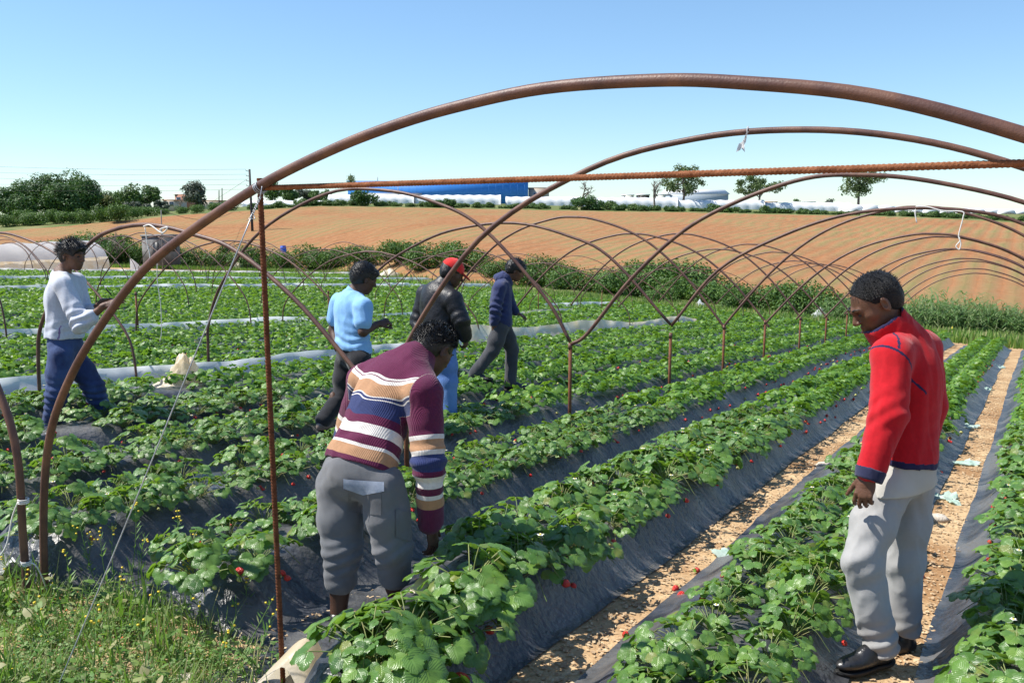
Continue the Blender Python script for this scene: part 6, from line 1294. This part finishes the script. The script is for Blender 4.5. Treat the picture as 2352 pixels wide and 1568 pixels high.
tag(mesh('weeds', np.concatenate(V_), [quad, tri], [M['grass'], M['weed'], M['straw'], M['clod'], M['orange'], M['yellow']], smooth=False, mi=mi), 'low green weeds, dry straw and tiny flowers on the sandy corner at lower left', 'weeds', kind='stuff')
# tall flowering stalks
def stalk(seed, hgt):
    g = np.random.default_rng(seed); mb = MB(); top = np.array([g.normal(0, .07), g.normal(0, .07), hgt]); c = crom([[0, 0, -.02], top * .5 + [g.normal(0, .015), g.normal(0, .015), 0], top], 6); mb.add(*tube(c, np.linspace(.0026, .0012, len(c)), 4, False), 0)
    for i in range(22):
        s = g.uniform(.12, .98); p = c[int(s * (len(c) - 1))]; az = g.uniform(0, 6.28); d = np.array([math.cos(az), math.sin(az), g.uniform(.3, 1.4)]); L_ = g.uniform(.02, .055) * (1.2 - .6 * s); sd = np.array([-d[1], d[0], 0]) * .10 * L_; e = p + d * L_; mb.add(np.array([p, p + (e - p) * .5 + sd, e, p + (e - p) * .5 - sd]), np.array([[0, 1, 2, 3]]), 0)
    for i in range(int(g.integers(2, 7))):
        p = top + np.array([g.normal(0, .012), g.normal(0, .012), g.uniform(-.07, .01)]); V, F = box(p, (.008, .008, .006), g.uniform(0, 3)); mb.add(V, F, 1)
    return mb
sp_ = [(255, 1370, .36), (300, 1330, .42), (330, 1350, .30), (222, 1345, .34), (140, 1300, .22), (365, 1400, .26), (392, 1360, .36), (428, 1330, .40), (455, 1360, .30), (520, 1470, .22), (555, 1500, .24), (580, 1520, .20), (350, 1520, .34), (195, 1330, .26), (480, 1400, .26), (90, 1320, .30), (250, 1480, .24), (40, 1350, .2), (270, 1400, .40), (310, 1440, .34), (410, 1440, .30), (150, 1420, .34), (120, 1500, .26), (440, 1500, .28), (70, 1440, .28), (345, 1600, .3), (500, 1550, .24), (210, 1560, .3), (610, 1540, .2), (560, 1440, .26)]
for i, (x, y, hgt) in enumerate(sp_):
    u, v, t = ground(x, y, 0); o = stalk(600 + i, hgt).build('weed_stalk', [M['weed'], M['yellow']], local=True); o.location = Vector(fw(u, v, 0).tolist())
    tag(o, 'thin upright weed stalk with tiny yellow flowers in the weedy corner at lower left', 'weed', 'weed stalks in the lower left corner')
# litter in the furrows
V_, F_, MI_, nb_ = [], [], [], 0
def fpts(n, vc, u0, u1, w_=.11):
    uu = u0 + (u1 - u0) * gW.uniform(0, 1, n) ** 1.5; vv = vc + gW.uniform(-w_, w_, n); return uu, vv + vsh(uu, np.full(n, vc))
for vc, n in ((.45, 2600), (1.6, 2400), (2.75, 500)):
    uu, vv = fpts(n, vc, 2.4, 22); c = FW(uu, vv, .008); az = gW.uniform(0, 6.28, n); d = np.stack([np.cos(az), np.sin(az), gW.uniform(-.05, .25, n)], -1) * gW.uniform(.008, .03, n)[:, None]; s = np.stack([-np.sin(az), np.cos(az), gW.uniform(-.3, .3, n)], -1) * gW.uniform(.002, .009, n)[:, None]
    addw(np.stack([c - s, c + s, c + d + s, c + d - s], 1).reshape(-1, 3), np.arange(4 * n).reshape(n, 4), 0)
    for u, v in zip(*fpts(260, vc, 2.4, 14)): s = gW.uniform(.004, .017); addw(OCT * s * gW.uniform(.6, 1.3, (6, 1)) * np.array([1, 1, .6]) + fw(u, v, .003), OF, 1)
quad = np.concatenate([f for f, m in zip(F_, MI_) if m[0] == 0]); tri = np.concatenate([f[:, :3] for f, m in zip(F_, MI_) if m[0] == 1]); mi = np.concatenate([m for m in MI_ if m[0] == 0] + [m for m in MI_ if m[0] == 1])
M['litter'] = mat('dry_leaf_litter', (.22, .12, .06), (.60, .46, .28), 30, .9)
tag(mesh('litter', np.concatenate(V_), [quad, tri], [M['litter'], M['clod']], smooth=False, mi=mi), 'dry leaf bits and small clods strewn along the sandy furrows', 'litter', kind='stuff')
def scrap(x, y, s, label, m, seed, name='plastic_scrap'):
    u, v, t = ground(x, y, .02); g = np.random.default_rng(seed); n = 12; a = np.linspace(-1, 1, n); X, Y = np.meshgrid(a, a, indexing='ij'); p = np.stack([X * s, Y * s * .6, 0 * X], -1).reshape(-1, 3); nz = snoise(p, seed, 5, 2.5 / s * .12 + 4).reshape(n, n); rr = np.sqrt(X ** 2 + Y ** 2) + .3 * nz
    Vv = np.stack([X * s * (1 + .3 * nz), Y * s * .6 * (1 + .3 * nz), .02 + .025 * nz + .012 * np.roll(nz, 3, 0)], -1).reshape(-1, 3); Vv[:, 2] = np.maximum(Vv[:, 2], .004); ra = g.uniform(0, 3); ca, sa = math.cos(ra), math.sin(ra); Vv = np.stack([Vv[:, 0] * ca - Vv[:, 1] * sa, Vv[:, 0] * sa + Vv[:, 1] * ca, Vv[:, 2]], -1) + fw(u, v, 0)
    F = gridF(n, n); F = F[(rr.ravel()[F].min(1) < 1.0)]; tag(mesh(name, Vv, F, m), label, 'plastic scrap')
for i, (x, y, s, lab) in enumerate([(2262, 892, .16, 'pale green plastic scrap farthest up the sandy path'), (2222, 978, .15, 'pale green plastic scrap above the trouser line in the sandy path'), (2166, 1138, .12, 'bright green crumpled plastic scrap nearest the waist of the man in red'), (2190, 1150, .07, 'small dark green plastic scrap at the right edge of the path'), (1672, 1272, .10, 'green plastic scrap in the furrow left of the man in red'), (2215, 1062, .12, 'whitish green plastic scrap lying in the path beside the red jacket'), (2292, 842, .2, 'greenish plastic scrap at the far end of the path')]): scrap(x, y, s, lab, M['green_film'], 800 + i)
scrap(1640, 1350, .05, 'tiny white plastic scrap in the furrow in the middle', M['film'], 820)
def stone(x, y, s, label, seed):
    u, v, t = ground(x, y, 0); a = np.linspace(0, np.pi, 9)[:, None]; b_ = np.linspace(0, 2 * np.pi, 13)[None, :-1]; p = np.stack([np.sin(a) * np.cos(b_), np.sin(a) * np.sin(b_), np.cos(a) + 0 * b_], -1); nz = snoise(p.reshape(-1, 3), seed, 4, .5).reshape(9, 12); p = p * (1 + .28 * nz)[..., None] * np.array([1, .75, .42]) * s + fw(u, v, s * .18)
    i = np.arange(8)[:, None] * 12; j = np.arange(12)[None]; k = (j + 1) % 12; tag(mesh('stone', p.reshape(-1, 3), np.stack([i + j, i + 12 + j, i + 12 + k, i + k], -1).reshape(-1, 4), M['stone']), label, 'stone')
stone(2150, 1195, .085, 'flat pale stone in the sandy path beside the trousers of the man in red', 1); stone(1890, 1070, .07, 'pale stone in the furrow behind the elbow of the man in red', 2); stone(1230 * 0 + 330, 1490, .035, 'small pale stone among the weeds in the middle', 3); stone(430, 1560, .04, 'small pale stone among the weeds near the bottom edge', 4)
for i, (x, y, lab) in enumerate([(1556, 1350, 'fallen red strawberry in the furrow, upper of the pair'), (1572, 1366, 'squashed red strawberry in the furrow, lower of the pair'), (1438, 1462, 'fallen red strawberry lying in the furrow near the bottom edge'), (1596, 1312, 'small dark red strawberry alone in the middle furrow'), (2108, 1320, 'fallen red strawberry in the path right of the man in red'), (2160, 1085, 'fallen red strawberry in the path behind the red jacket')]):
    u, v, t = ground(x, y, .01); g = np.random.default_rng(i); bm_, ms = berry_mesh(g, True, 1.1); o = bm_.build('strawberry', ms, local=True); o.location = Vector(fw(u, v, .017).tolist()); o.rotation_euler = (0, .2, g.uniform(0, 6)); tag(o, lab, 'strawberry')
